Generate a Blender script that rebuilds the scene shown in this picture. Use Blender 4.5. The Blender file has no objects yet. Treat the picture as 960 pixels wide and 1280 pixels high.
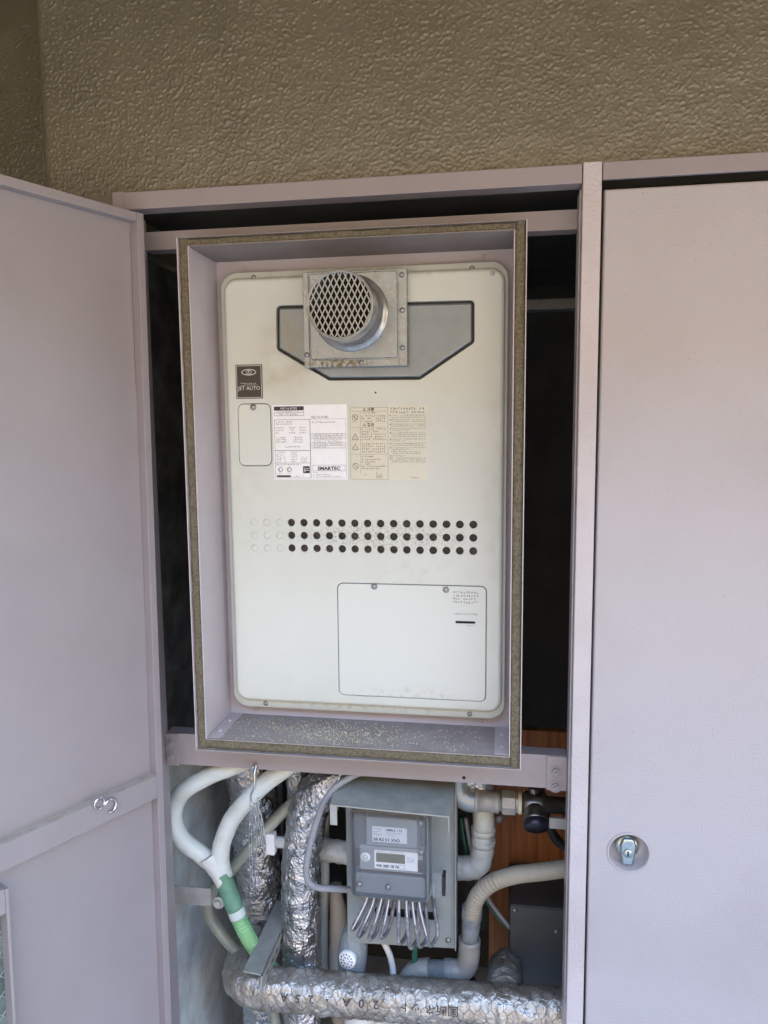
import bpy, bmesh, math, random
from mathutils import Vector, Matrix, noise

random.seed(7)
S = bpy.context.scene
COL = S.collection
R = math.radians

# ------------------------------------------------------------------ camera
cd = bpy.data.cameras.new('camera')
cam = bpy.data.objects.new('camera', cd)
COL.objects.link(cam)
cr = Vector((0.98754379, 0.15708877, -0.00896542))
cu = Vector((-0.00871326, 0.11149052, 0.9937273))
cf = Vector((-0.15710296, 0.9812711, -0.11147053))
mw = Matrix((cr, cu, -cf)).transposed().to_4x4()
mw.translation = Vector((0.2265, -1.105, 1.5461))
cam.matrix_world = mw
cd.sensor_fit = 'VERTICAL'
cd.sensor_height = 36.0
cd.lens = 931.5 / 1280 * 36.0
cd.clip_start = 0.02
cd.clip_end = 1000
S.camera = cam

# ------------------------------------------------------------------ world, sun, exposure
SUN_EL, SUN_AZ = R(68), R(20)          # sun stands behind the building
w = bpy.data.worlds.new('World')
S.world = w
w.use_nodes = True
nt = w.node_tree
nt.nodes.clear()
sky = nt.nodes.new('ShaderNodeTexSky')
sky.sky_type = 'NISHITA'
sky.sun_disc = False
sky.sun_elevation = SUN_EL
sky.sun_rotation = SUN_AZ
sky.air_density = 1.3
sky.dust_density = 0.6
bg = nt.nodes.new('ShaderNodeBackground')
bg.inputs[1].default_value = 0.15
wo = nt.nodes.new('ShaderNodeOutputWorld')
nt.links.new(sky.outputs[0], bg.inputs[0])
nt.links.new(bg.outputs[0], wo.inputs[0])
sl = bpy.data.lights.new('sun', 'SUN')
sl.energy = 2.0
sl.angle = R(0.5)
sl.color = (1.0, 0.95, 0.87)
so = bpy.data.objects.new('sun', sl)
COL.objects.link(so)
sd = Vector((math.sin(SUN_AZ) * math.cos(SUN_EL), math.cos(SUN_AZ) * math.cos(SUN_EL), math.sin(SUN_EL)))
so.rotation_euler = sd.to_track_quat('Z', 'Y').to_euler()
so.location = sd * 30
S.view_settings.view_transform = 'Standard'
S.view_settings.look = 'None'
S.view_settings.exposure = 3.9
S.view_settings.gamma = 1.0
S.view_settings.use_curve_mapping = False
try:
    S.cycles.use_denoising = True
    S.cycles.max_bounces = 8
    S.cycles.diffuse_bounces = 5
    S.cycles.transparent_max_bounces = 12
except Exception:
    pass

# ------------------------------------------------------------------ materials
def mat(name, col, rough=0.5, metal=0.0, bump=None, bump2=None, var=None, alpha=1.0, spec=0.5, coat=0.0, rvar=None):
    """bump = (kind, scale, strength, distance); var = (scale, second colour, lo, hi)"""
    m = bpy.data.materials.new(name)
    m.use_nodes = True
    n = m.node_tree.nodes
    L = m.node_tree.links
    p = n['Principled BSDF']
    p.inputs['Base Color'].default_value = (*col, 1)
    p.inputs['Roughness'].default_value = rough
    p.inputs['Metallic'].default_value = metal
    p.inputs['Specular IOR Level'].default_value = spec
    p.inputs['Alpha'].default_value = alpha
    p.inputs['Coat Weight'].default_value = coat
    p.inputs['Coat Roughness'].default_value = 0.12
    geo = n.new('ShaderNodeNewGeometry')
    pos = geo.outputs['Position']
    if var:
        t = n.new('ShaderNodeTexNoise')
        t.inputs['Scale'].default_value = var[0]
        t.inputs['Detail'].default_value = 6
        t.inputs['Roughness'].default_value = 0.6
        L.new(pos, t.inputs['Vector'])
        r = n.new('ShaderNodeValToRGB')
        r.color_ramp.elements[0].position = var[2]
        r.color_ramp.elements[1].position = var[3]
        r.color_ramp.elements[0].color = (*col, 1)
        r.color_ramp.elements[1].color = (*var[1], 1)
        L.new(t.outputs['Fac'], r.inputs['Fac'])
        L.new(r.outputs['Color'], p.inputs['Base Color'])
        m['colnode'] = r.name
    if rvar:
        t = n.new('ShaderNodeTexNoise')
        t.inputs['Scale'].default_value = rvar[0]
        t.inputs['Detail'].default_value = 5
        L.new(pos, t.inputs['Vector'])
        mr = n.new('ShaderNodeMapRange')
        mr.inputs['From Min'].default_value = 0.3
        mr.inputs['From Max'].default_value = 0.7
        mr.inputs['To Min'].default_value = rvar[1]
        mr.inputs['To Max'].default_value = rvar[2]
        L.new(t.outputs['Fac'], mr.inputs['Value'])
        L.new(mr.outputs['Result'], p.inputs['Roughness'])
    prev = None
    for b in (bump, bump2):
        if not b:
            continue
        kind, sc, st, dist = b
        if kind == 'voronoi':
            t = n.new('ShaderNodeTexVoronoi')
            t.feature = 'SMOOTH_F1'
            t.inputs['Smoothness'].default_value = 0.6
            out = t.outputs['Distance']
        elif kind == 'crease':
            t = n.new('ShaderNodeTexVoronoi')
            t.feature = 'F1'
            out = t.outputs['Distance']
        else:
            t = n.new('ShaderNodeTexNoise')
            t.inputs['Detail'].default_value = 4 if kind == 'noise' else 0.5
            out = t.outputs['Fac']
        t.inputs['Scale'].default_value = sc
        src = pos
        if kind in ('crease', 'voronoi'):
            nz = n.new('ShaderNodeTexNoise')
            nz.inputs['Scale'].default_value = sc * 0.5
            L.new(pos, nz.inputs['Vector'])
            mx = n.new('ShaderNodeVectorMath')
            mx.operation = 'MULTIPLY_ADD'
            k = 0.9 / sc
            mx.inputs[1].default_value = (k, k, k)
            L.new(nz.outputs['Color'], mx.inputs[0])
            L.new(pos, mx.inputs[2])
            src = mx.outputs[0]
        L.new(src, t.inputs['Vector'])
        bn = n.new('ShaderNodeBump')
        bn.inputs['Strength'].default_value = st
        bn.inputs['Distance'].default_value = dist
        if kind == 'blob':
            mr = n.new('ShaderNodeMapRange'); mr.interpolation_type = 'SMOOTHSTEP'
            mr.inputs['From Min'].default_value = 0.54; mr.inputs['From Max'].default_value = 0.74
            L.new(out, mr.inputs['Value'])
            out = mr.outputs[0]
        L.new(out, bn.inputs['Height'])
        if prev:
            L.new(prev, bn.inputs['Normal'])
        prev = bn.outputs['Normal']
    if prev:
        L.new(prev, p.inputs['Normal'])
    return m

def stain(m, centre, size, col, amount, scale, lo=0.45, hi=0.6):
    """a patch of dirt with a shape of its own: soft-edged box round centre, broken up by noise"""
    n = m.node_tree.nodes
    L = m.node_tree.links
    p = n['Principled BSDF']
    bc = p.inputs['Base Color']
    geo = n.new('ShaderNodeNewGeometry')
    sub = n.new('ShaderNodeVectorMath'); sub.operation = 'SUBTRACT'
    sub.inputs[1].default_value = centre
    L.new(geo.outputs['Position'], sub.inputs[0])
    dv = n.new('ShaderNodeVectorMath'); dv.operation = 'DIVIDE'
    dv.inputs[1].default_value = size
    L.new(sub.outputs[0], dv.inputs[0])
    ln = n.new('ShaderNodeVectorMath'); ln.operation = 'LENGTH'
    L.new(dv.outputs[0], ln.inputs[0])
    mr = n.new('ShaderNodeMapRange')
    mr.interpolation_type = 'SMOOTHSTEP'
    mr.inputs['From Min'].default_value = 0.25
    mr.inputs['From Max'].default_value = 1.0
    mr.inputs['To Min'].default_value = amount
    mr.inputs['To Max'].default_value = 0
    L.new(ln.outputs['Value'], mr.inputs['Value'])
    t = n.new('ShaderNodeTexNoise')
    t.inputs['Scale'].default_value = scale
    t.inputs['Detail'].default_value = 6
    L.new(geo.outputs['Position'], t.inputs['Vector'])
    nr = n.new('ShaderNodeMapRange')
    nr.inputs['From Min'].default_value = lo
    nr.inputs['From Max'].default_value = hi
    L.new(t.outputs['Fac'], nr.inputs['Value'])
    mul = n.new('ShaderNodeMath'); mul.operation = 'MULTIPLY'
    L.new(mr.outputs[0], mul.inputs[0]); L.new(nr.outputs[0], mul.inputs[1])
    mix = n.new('ShaderNodeMix'); mix.data_type = 'RGBA'
    L.new(mul.outputs[0], mix.inputs[0])
    if bc.is_linked:
        L.new(bc.links[0].from_socket, mix.inputs[6])
    else:
        mix.inputs[6].default_value = bc.default_value
    mix.inputs[7].default_value = (*col, 1)
    L.new(mix.outputs[2], bc)

M = {}
M['stucco'] = mat('stucco', (0.146, 0.134, 0.087), 0.30, bump=('noise', 330, 0.6, 0.0016), bump2=('noise', 120, 0.3, 0.0016),
                  var=(9, (0.118, 0.107, 0.068), 0.35, 0.68), spec=0.9, coat=0.35)
LIL = (0.302, 0.266, 0.270)
M['paint'] = mat('lilac_paint', LIL, 0.42, bump=('soft', 160, 0.12, 0.0006), var=(9, (0.282, 0.247, 0.250), 0.4, 0.7), rvar=(14, 0.36, 0.5))
M['post_paint'] = mat('brushed_lilac_paint', (0.52, 0.48, 0.485), 0.24, bump=('soft', 260, 0.6, 0.0012), var=(12, (0.48, 0.44, 0.445), 0.4, 0.7))
M['door_paint'] = mat('orange_peel_paint', (0.43, 0.408, 0.418), 0.26, bump=('soft', 300, 0.6, 0.0010), bump2=('soft', 3, 0.12, 0.01),
                      var=(5, (0.415, 0.393, 0.403), 0.3, 0.75))
for k_ in ('door_paint', 'paint', 'post_paint'):
    stain(M[k_], (0, 0, 1.2), (4, 4, 4), (0.16, 0.12, 0.10), 0.55, 260, 0.70, 0.735)
    stain(M[k_], (0, 0, 1.2), (4, 4, 4), (0.30, 0.26, 0.24), 0.28, 3.5, 0.48, 0.75)
M['cream'] = mat('cream_enamel', (0.575, 0.60, 0.548), 0.22, bump=('soft', 6, 0.22, 0.007), bump2=('soft', 700, 0.06, 0.0003), var=(7, (0.54, 0.565, 0.505), 0.35, 0.7))
M['cream_cover'] = mat('cream_cover_enamel', (0.582, 0.61, 0.562), 0.22, bump=('soft', 5, 0.2, 0.007), bump2=('soft', 700, 0.06, 0.0003))
stain(M['cream'], (0.03, 0.08, 1.371), (0.20, 0.03, 0.030), (0.09, 0.075, 0.06), 0.55, 420, 0.5, 0.62)
stain(M['cream'], (-0.125, 0.08, 1.66), (0.075, 0.03, 0.085), (0.33, 0.25, 0.15), 0.6, 25, 0.3, 0.75)
stain(M['cream'], (0.0, 0.08, 1.078), (0.24, 0.03, 0.012), (0.25, 0.22, 0.17), 0.5, 160, 0.5, 0.7)
stain(M['cream'], (0.0, 0.08, 1.79), (0.26, 0.03, 0.016), (0.32, 0.26, 0.17), 0.55, 60, 0.4, 0.7)
stain(M['cream'], (-0.19, 0.08, 1.42), (0.045, 0.03, 0.20), (0.36, 0.33, 0.25), 0.2, 45, 0.45, 0.75)
stain(M['cream'], (0.215, 0.08, 1.45), (0.03, 0.03, 0.36), (0.36, 0.33, 0.25), 0.25, 35, 0.42, 0.75)
stain(M['cream'], (0.08, 0.08, 1.315), (0.14, 0.03, 0.05), (0.38, 0.36, 0.29), 0.25, 70, 0.48, 0.72)
stain(M['cream_cover'], (0.08, 0.08, 1.10), (0.14, 0.03, 0.03), (0.36, 0.34, 0.28), 0.5, 90, 0.48, 0.7)
M['silver'] = mat('silver_paint', (0.215, 0.25, 0.275), 0.28, 0.5, bump=('soft', 500, 0.05, 0.0003), var=(40, (0.19, 0.22, 0.24), 0.45, 0.75))
stain(M['silver'], (-0.12, 0.08, 1.69), (0.05, 0.03, 0.06), (0.24, 0.215, 0.13), 0.6, 120, 0.4, 0.65)
M['steel'] = mat('stainless_steel', (0.285, 0.325, 0.345), 0.23, 0.7, bump=('noise', 90, 0.05, 0.001), var=(60, (0.26, 0.28, 0.28), 0.45, 0.75), rvar=(50, 0.2, 0.4))
stain(M['steel'], (-0.03, 0.064, 1.649), (0.08, 0.03, 0.012), (0.10, 0.07, 0.03), 0.9, 200, 0.45, 0.6)
M['pipe_steel'] = mat('dull_pipe_steel', (0.42, 0.42, 0.405), 0.24, 0.7, var=(50, (0.28, 0.28, 0.265), 0.4, 0.7))
M['mesh_steel'] = mat('grille_steel', (0.34, 0.365, 0.37), 0.35, 0.6)
M['dark'] = mat('dark_void', (0.012, 0.012, 0.012), 0.8)
M['vent_inside'] = mat('vent_inside', (0.05, 0.04, 0.034), 0.7, var=(50, (0.11, 0.09, 0.075), 0.5, 0.7))
M['rubber'] = mat('black_rubber', (0.018, 0.016, 0.015), 0.5)
M['screw'] = mat('screw_steel', (0.30, 0.30, 0.30), 0.35, 0.9)
M['foam'] = mat('gasket_foam', (0.195, 0.17, 0.115), 0.95, bump=('noise', 420, 0.9, 0.003), var=(260, (0.125, 0.108, 0.07), 0.40, 0.62), spec=0.2)
M['crumb'] = mat('foam_crumb', (0.64, 0.60, 0.40), 0.9)
M['box_paint'] = mat('lightened_surround_paint', (0.52, 0.47, 0.485), 0.4, bump=('soft', 120, 0.1, 0.0006), var=(16, (0.48, 0.43, 0.445), 0.4, 0.7))  # same paint as the rails, lightened for light falling into the surround
M['dark_warm_paint'] = mat('dark_warm_paint', (0.20, 0.17, 0.155), 0.5, var=(14, (0.25, 0.215, 0.20), 0.4, 0.7))  # darker, warmer tone for the top panel of the surround
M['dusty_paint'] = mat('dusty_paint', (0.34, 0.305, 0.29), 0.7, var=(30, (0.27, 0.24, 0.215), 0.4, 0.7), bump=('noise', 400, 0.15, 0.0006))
M['dusty_ledge'] = mat('dusty_ledge', (0.44, 0.385, 0.32), 0.8, var=(60, (0.33, 0.28, 0.22), 0.45, 0.75))
M['edge'] = mat('worn_sheet_edge', (0.52, 0.47, 0.44), 0.5)
M['nameplate'] = mat('nameplate_brown', (0.028, 0.022, 0.02), 0.3)
M['ink'] = mat('printing_ink', (0.03, 0.03, 0.035), 0.6)
M['ink_soft'] = mat('soft_printing_ink', (0.075, 0.072, 0.062), 0.6)
M['paper'] = mat('white_label', (0.80, 0.81, 0.82), 0.35, var=(60, (0.76, 0.77, 0.78), 0.4, 0.7))
M['yellow_paper'] = mat('yellowed_label', (0.62, 0.595, 0.475), 0.4, var=(30, (0.60, 0.57, 0.46), 0.4, 0.7))
M['silver_ink'] = mat('silver_ink', (0.6, 0.58, 0.55), 0.4)
M['concrete'] = mat('concrete', (0.60, 0.645, 0.64), 0.85, bump=('noise', 40, 0.55, 0.004), bump2=('noise', 250, 0.3, 0.001),
                    var=(13, (0.38, 0.405, 0.40), 0.36, 0.68), spec=0.25)
M['dark_upper_wall'] = mat('dark_concrete', (0.13, 0.135, 0.125), 0.85, bump=('noise', 50, 0.3, 0.003), var=(11, (0.05, 0.05, 0.045), 0.4, 0.62))  # much darker base than the concrete below, with slight stains
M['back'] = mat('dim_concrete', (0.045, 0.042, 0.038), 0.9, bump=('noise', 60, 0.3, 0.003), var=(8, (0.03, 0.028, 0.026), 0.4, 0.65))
M['foil'] = mat('crumpled_foil', (0.66, 0.67, 0.68), 0.24, 0.95, bump=('noise', 60, 1.0, 0.009), bump2=('crease', 210, 0.6, 0.0022), rvar=(45, 0.18, 0.45), var=(22, (0.50, 0.50, 0.51), 0.42, 0.68))
M['foil_dull'] = mat('dull_foil', (0.52, 0.495, 0.45), 0.32, 0.7, bump=('noise', 70, 0.9, 0.006), bump2=('crease', 230, 0.4, 0.0016), rvar=(40, 0.3, 0.55), var=(25, (0.30, 0.265, 0.21), 0.42, 0.7))
M['wire'] = mat('dark_netting_wire', (0.2, 0.17, 0.135), 0.45, 0.6)
M['white_pipe'] = mat('white_insulation', (0.60, 0.625, 0.575), 0.5, bump=('soft', 90, 0.25, 0.002), bump2=('noise', 300, 0.15, 0.0008), var=(25, (0.48, 0.48, 0.41), 0.48, 0.78))
M['tape'] = mat('white_tape', (0.58, 0.585, 0.54), 0.45, bump=('crease', 60, 0.45, 0.003), var=(30, (0.46, 0.44, 0.36), 0.5, 0.75))
M['green'] = mat('green_hose', (0.125, 0.27, 0.175), 0.4, var=(60, (0.09, 0.20, 0.13), 0.4, 0.7))
M['light_green'] = mat('light_green_hose', (0.20, 0.42, 0.19), 0.4)
M['clear_hose'] = mat('cloudy_hose', (0.30, 0.31, 0.25), 0.18, var=(25, (0.2, 0.205, 0.16), 0.4, 0.7), coat=0.4)
M['clamp'] = mat('cloudy_plastic', (0.50, 0.55, 0.52), 0.25)
M['galv'] = mat('galvanised_steel', (0.37, 0.36, 0.33), 0.45, 0.25, var=(40, (0.29, 0.28, 0.255), 0.4, 0.7), bump=('noise', 120, 0.1, 0.0008))
M['meter_board'] = mat('grey_meter_board', (0.27, 0.295, 0.285), 0.5, var=(20, (0.225, 0.245, 0.23), 0.4, 0.7))
M['hood'] = mat('dusty_hood', (0.36, 0.365, 0.325), 0.6, var=(35, (0.28, 0.28, 0.24), 0.4, 0.7), bump=('noise', 200, 0.08, 0.0006))
M['meter'] = mat('grey_meter_plastic', (0.165, 0.18, 0.19), 0.42)
M['meter_light'] = mat('light_meter_plastic', (0.25, 0.265, 0.265), 0.45)
M['clear'] = mat('clear_cover', (0.30, 0.33, 0.35), 0.06, alpha=0.22, spec=1.0)
M['lcd'] = mat('lcd_glass', (0.13, 0.12, 0.055), 0.2)
M['brown'] = mat('brown_recess_shade', (0.05, 0.025, 0.02), 0.4)
M['vinyl'] = mat('clear_vinyl_cable', (0.15, 0.15, 0.17), 0.14, coat=0.8, var=(70, (0.30, 0.28, 0.29), 0.5, 0.62))
M['white_wire'] = mat('white_wire', (0.72, 0.71, 0.69), 0.35)
M['grey_cable'] = mat('grey_cable', (0.27, 0.27, 0.285), 0.4)
M['pvc'] = mat('grey_pvc', (0.29, 0.285, 0.265), 0.42, var=(40, (0.235, 0.225, 0.205), 0.42, 0.7))
M['blue_pvc'] = mat('blue_grey_pvc', (0.21, 0.235, 0.245), 0.42, var=(60, (0.29, 0.315, 0.32), 0.5, 0.7), bump=('crease', 120, 0.3, 0.002))
M['beige'] = mat('beige_conduit', (0.35, 0.315, 0.24), 0.55, var=(30, (0.28, 0.245, 0.18), 0.4, 0.7))
M['blue_cast'] = mat('painted_steel_elbow', (0.33, 0.36, 0.37), 0.34, 0.5, var=(50, (0.27, 0.295, 0.30), 0.4, 0.7))
M['brass'] = mat('nickel_valve', (0.27, 0.26, 0.235), 0.3, 0.9, var=(60, (0.18, 0.165, 0.135), 0.4, 0.7))
M['cream_ring'] = mat('cream_washer', (0.62, 0.57, 0.40), 0.5)
M['black_cap'] = mat('black_cap', (0.012, 0.013, 0.02), 0.3)
M['grey_box'] = mat('dark_grey_box', (0.055, 0.057, 0.056), 0.5, var=(12, (0.047, 0.048, 0.047), 0.4, 0.7))
M['pale_label'] = mat('pale_notice', (0.60, 0.60, 0.50), 0.32)
M['tan'] = mat('tan_duct', (0.36, 0.30, 0.23), 0.6)
M['dark_green_wire'] = mat('green_wire', (0.03, 0.12, 0.08), 0.4)
M['chain'] = mat('zinc_chain', (0.55, 0.56, 0.56), 0.28, 0.95)
M['hookmat'] = mat('zinc_hook', (0.66, 0.64, 0.66), 0.22, 0.9)
M['chrome'] = mat('chrome_latch', (0.46, 0.51, 0.49), 0.22, 1.0, var=(90, (0.33, 0.36, 0.34), 0.45, 0.7))
M['glass'] = mat('wired_glass', (0.075, 0.10, 0.09), 0.12, var=(25, (0.17, 0.21, 0.18), 0.4, 0.62), bump=('soft', 60, 0.3, 0.002))
M['floor'] = mat('floor_concrete', (0.46, 0.45, 0.44), 0.8, var=(6, (0.28, 0.26, 0.225), 0.4, 0.7))
M['ceiling'] = mat('ceiling_plaster', (0.28, 0.16, 0.065), 0.8)
M['parapet'] = mat('parapet_plaster', (0.50, 0.46, 0.40), 0.8)
M['added_facade'] = mat('added_facade_render', (0.20,0.135,0.08), 0.85)
M['ground'] = mat('ground_asphalt', (0.22, 0.19, 0.15), 0.9, var=(2, (0.19, 0.162, 0.127), 0.4, 0.7))

wood = mat('plywood', (0.20, 0.075, 0.022), 0.55)
n = wood.node_tree.nodes; L = wood.node_tree.links
g = n.new('ShaderNodeNewGeometry')
mp = n.new('ShaderNodeMapping'); mp.inputs['Scale'].default_value = (110, 30, 5)
L.new(g.outputs['Position'], mp.inputs['Vector'])
t = n.new('ShaderNodeTexNoise'); t.inputs['Scale'].default_value = 1; t.inputs['Detail'].default_value = 5
L.new(mp.outputs[0], t.inputs['Vector'])
r_ = n.new('ShaderNodeValToRGB')
r_.color_ramp.elements[0].position = 0.3; r_.color_ramp.elements[1].position = 0.7
r_.color_ramp.elements[0].color = (0.17, 0.05, 0.009, 1); r_.color_ramp.elements[1].color = (0.35, 0.12, 0.026, 1)
L.new(t.outputs['Fac'], r_.inputs['Fac']); L.new(r_.outputs['Color'], n['Principled BSDF'].inputs['Base Color'])
M['wood'] = wood

# ------------------------------------------------------------------ mesh helpers
def rrect(x0, x1, z0, z1, r, n=6):
    """rounded rectangle, counter-clockwise in x,z"""
    pts = []
    for cx, cz, a0 in ((x1 - r, z0 + r, -90), (x1 - r, z1 - r, 0), (x0 + r, z1 - r, 90), (x0 + r, z0 + r, 180)):
        for k in range(n + 1):
            a = R(a0 + 90 * k / n)
            pts.append((cx + r * math.cos(a), cz + r * math.sin(a)))
    return pts

def circle(cx, cz, r, n=16):
    return [(cx + r * math.cos(2 * math.pi * k / n), cz + r * math.sin(2 * math.pi * k / n)) for k in range(n)]

def rpoly(pts, r, n=4):
    """round the corners of a counter-clockwise polygon"""
    out = []
    N = len(pts)
    for i in range(N):
        p = Vector(pts[i]); a = Vector(pts[i - 1]) - p; b = Vector(pts[(i + 1) % N]) - p
        ua, ub = a.normalized(), b.normalized()
        half = math.acos(max(-1, min(1, ua.dot(ub)))) / 2
        d = min(r / math.tan(half), a.length * 0.45, b.length * 0.45)
        s, e = p + ua * d, p + ub * d
        for k in range(n + 1):
            t = k / n
            q = s * (1 - t) ** 2 + p * 2 * t * (1 - t) + e * t * t
            out.append((q.x, q.y))
    return out

def inset(pts, d):
    """move a counter-clockwise loop inwards by d"""
    N = len(pts); out = []
    for i in range(N):
        a, b, c = Vector(pts[i - 1]), Vector(pts[i]), Vector(pts[(i + 1) % N])
        e1, e2 = (b - a), (c - b)
        if e1.length < 1e-9: e1 = e2
        if e2.length < 1e-9: e2 = e1
        n1 = Vector((-e1.y, e1.x)).normalized(); n2 = Vector((-e2.y, e2.x)).normalized()
        m = (n1 + n2).normalized()
        k = d / max(0.4, m.dot(n1))
        out.append((b.x + m.x * k, b.y + m.y * k))
    return out

def smooth_path(pts, sub=8):
    P = [Vector(p) for p in pts]
    P = [P[0] * 2 - P[1]] + P + [P[-1] * 2 - P[-2]]
    out = []
    for i in range(1, len(P) - 2):
        p0, p1, p2, p3 = P[i - 1:i + 3]
        for k in range(sub):
            t = k / sub
            out.append(0.5 * ((2 * p1) + (p2 - p0) * t + (2 * p0 - 5 * p1 + 4 * p2 - p3) * t * t + (3 * p1 - p0 - 3 * p2 + p3) * t ** 3))
    out.append(P[-2])
    return out

def resample(path, step):
    L = [0]
    for a, b in zip(path, path[1:]):
        L.append(L[-1] + (b - a).length)
    n = max(2, int(L[-1] / step) + 1)
    out = []; j = 0
    for k in range(n):
        s = L[-1] * k / (n - 1)
        while j < len(L) - 2 and L[j + 1] < s:
            j += 1
        d = L[j + 1] - L[j]
        out.append(path[j].lerp(path[j + 1], (s - L[j]) / d if d > 1e-12 else 0))
    return out

class MB:
    def __init__(self):
        self.v = []; self.f = []; self.sm = []
    def add(self, vs, fs, smooth=False):
        o = len(self.v)
        self.v += [Vector(p) for p in vs]
        self.f += [tuple(i + o for i in q) for q in fs]
        self.sm += [smooth] * len(fs)
        return self
    def box(self, x0, x1, y0, y1, z0, z1, b=0.0):
        bm = bmesh.new()
        bmesh.ops.create_cube(bm, size=1)
        for v in bm.verts:
            v.co = Vector(((x0 + x1) / 2 + v.co.x * (x1 - x0), (y0 + y1) / 2 + v.co.y * (y1 - y0), (z0 + z1) / 2 + v.co.z * (z1 - z0)))
        if b:
            bmesh.ops.bevel(bm, geom=bm.edges[:], offset=b, segments=2, affect='EDGES', profile=0.5)
        self.bm(bm)
        return self
    def bm(self, bm, smooth=False):
        bm.verts.index_update()
        self.add([v.co.copy() for v in bm.verts], [[v.index for v in f.verts] for f in bm.faces], smooth)
        bm.free()
    def loft(self, loops, smooth=True, cap0=False, cap1=False, close=True):
        """loops: list of equal-length lists of 3D points"""
        n = len(loops[0]); vs = [p for l in loops for p in l]; fs = []
        for i in range(len(loops) - 1):
            for k in range(n if close else n - 1):
                a, b = i * n + k, i * n + (k + 1) % n
                fs.append((a, b, b + n, a + n))
        self.add(vs, fs, smooth)
        if cap0: self.add(loops[0], [tuple(reversed(range(n)))])
        if cap1: self.add(loops[-1], [tuple(range(n))])
        return self
    def sheet(self, outer, holes, y):
        """flat sheet in the x,z plane at depth y, facing -y, with holes"""
        cu_ = bpy.data.curves.new('tmp', 'CURVE'); cu_.dimensions = '2D'; cu_.fill_mode = 'FRONT'
        for loop in [outer] + list(holes):
            s = cu_.splines.new('POLY'); s.points.add(len(loop) - 1)
            for p, q in zip(s.points, loop):
                p.co = (q[0], q[1], 0, 1)
            s.use_cyclic_u = True
        ob = bpy.data.objects.new('tmp', cu_)
        me = bpy.data.meshes.new_from_object(ob)
        self.add([(v.co.x, y, v.co.y) for v in me.vertices], [tuple(p.vertices) for p in me.polygons])
        bpy.data.objects.remove(ob); bpy.data.curves.remove(cu_); bpy.data.meshes.remove(me)
        return self
    def pillow(self, loop, y, depth, r, n=4, back=True):
        """solid plate with a rounded front edge; front at y, back at y+depth"""
        loops = [[(p[0], y + depth, p[1]) for p in loop]]
        for k in range(n + 1):
            a = R(90 * k / n)
            l = inset(loop, r * (1 - math.cos(a)))
            loops.append([(p[0], y + r * (1 - math.sin(a)), p[1]) for p in l])
        self.loft(loops)
        l = inset(loop, r)
        self.sheet(l, [], y)
        return self
    def tube(self, path, r, seg=16, jitter=0.0, jscale=60, step=None, cap=True, rfun=None, smooth=True, squash=None):
        P = [Vector(p) for p in path]
        if step: P = resample(P, step)
        n = len(P)
        T = [(P[min(i + 1, n - 1)] - P[max(i - 1, 0)]).normalized() for i in range(n)]
        up = Vector((0, -1, 0)) if abs(T[0].y) < 0.9 else Vector((0, 0, 1))
        u = (up - T[0] * up.dot(T[0])).normalized()
        loops = []
        Ltot = 0
        for i in range(n):
            if i: Ltot += (P[i] - P[i - 1]).length
            u = (u - T[i] * u.dot(T[i])).normalized()
            v = T[i].cross(u)
            rr = r if rfun is None else rfun(Ltot, i / (n - 1))
            ring = []
            for k in range(seg):
                a = 2 * math.pi * k / seg
                d = u * math.cos(a) + v * math.sin(a)
                q = P[i] + d * rr
                if jitter:
                    q += d * jitter * (noise.noise(q * jscale) + 0.7 * noise.noise(q * jscale * 2.3 + Vector((5, 1, 2))))
                ring.append(q)
            loops.append(ring)
        self.loft(loops, smooth=smooth, cap0=cap, cap1=cap)
        return self
    def lathe(self, c, axis, prof, seg=16, smooth=True, open=False):
        """prof: list of (radius, distance along axis)"""
        ax = Vector(axis).normalized(); c = Vector(c)
        up = Vector((0, 0, 1)) if abs(ax.z) < 0.9 else Vector((1, 0, 0))
        u = (up - ax * up.dot(ax)).normalized(); v = ax.cross(u)
        loops = [[c + ax * h + (u * math.cos(2 * math.pi * k / seg) + v * math.sin(2 * math.pi * k / seg)) * max(r, 1e-5) for k in range(seg)] for r, h in prof]
        self.loft(loops, smooth=smooth, cap0=prof[0][0] > 1e-4 and not open, cap1=prof[-1][0] > 1e-4 and not open)
        return self
    def rect(self, x0, x1, z0, z1, y):
        return self.add([(x0, y, z0), (x1, y, z0), (x1, y, z1), (x0, y, z1)], [(0, 1, 2, 3)])
    def frame_line(self, x0, x1, z0, z1, y, w=0.0005):
        self.rect(x0, x1, z0, z0 + w, y); self.rect(x0, x1, z1 - w, z1, y)
        self.rect(x0, x0 + w, z0 + w, z1 - w, y); self.rect(x1 - w, x1, z0 + w, z1 - w, y)
        return self
    def ring_line(self, cx, cz, r, w, y, n=20, sx=1.0):
        a = [(cx + r * sx * math.cos(2 * math.pi * k / n), y, cz + r * math.sin(2 * math.pi * k / n)) for k in range(n)]
        b = [(cx + (r * sx - w) * math.cos(2 * math.pi * k / n), y, cz + (r - w) * math.sin(2 * math.pi * k / n)) for k in range(n)]
        return self.loft([a, b], smooth=False)
    def text(self, body, size, x, z, y, align='LEFT', sx=1.0, bold=0.0):
        for q, fs in text_polys(body, size, align, bold):
            self.add([(x + p[0] * sx, y, z + p[1]) for p in q], fs)
        return self
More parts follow.
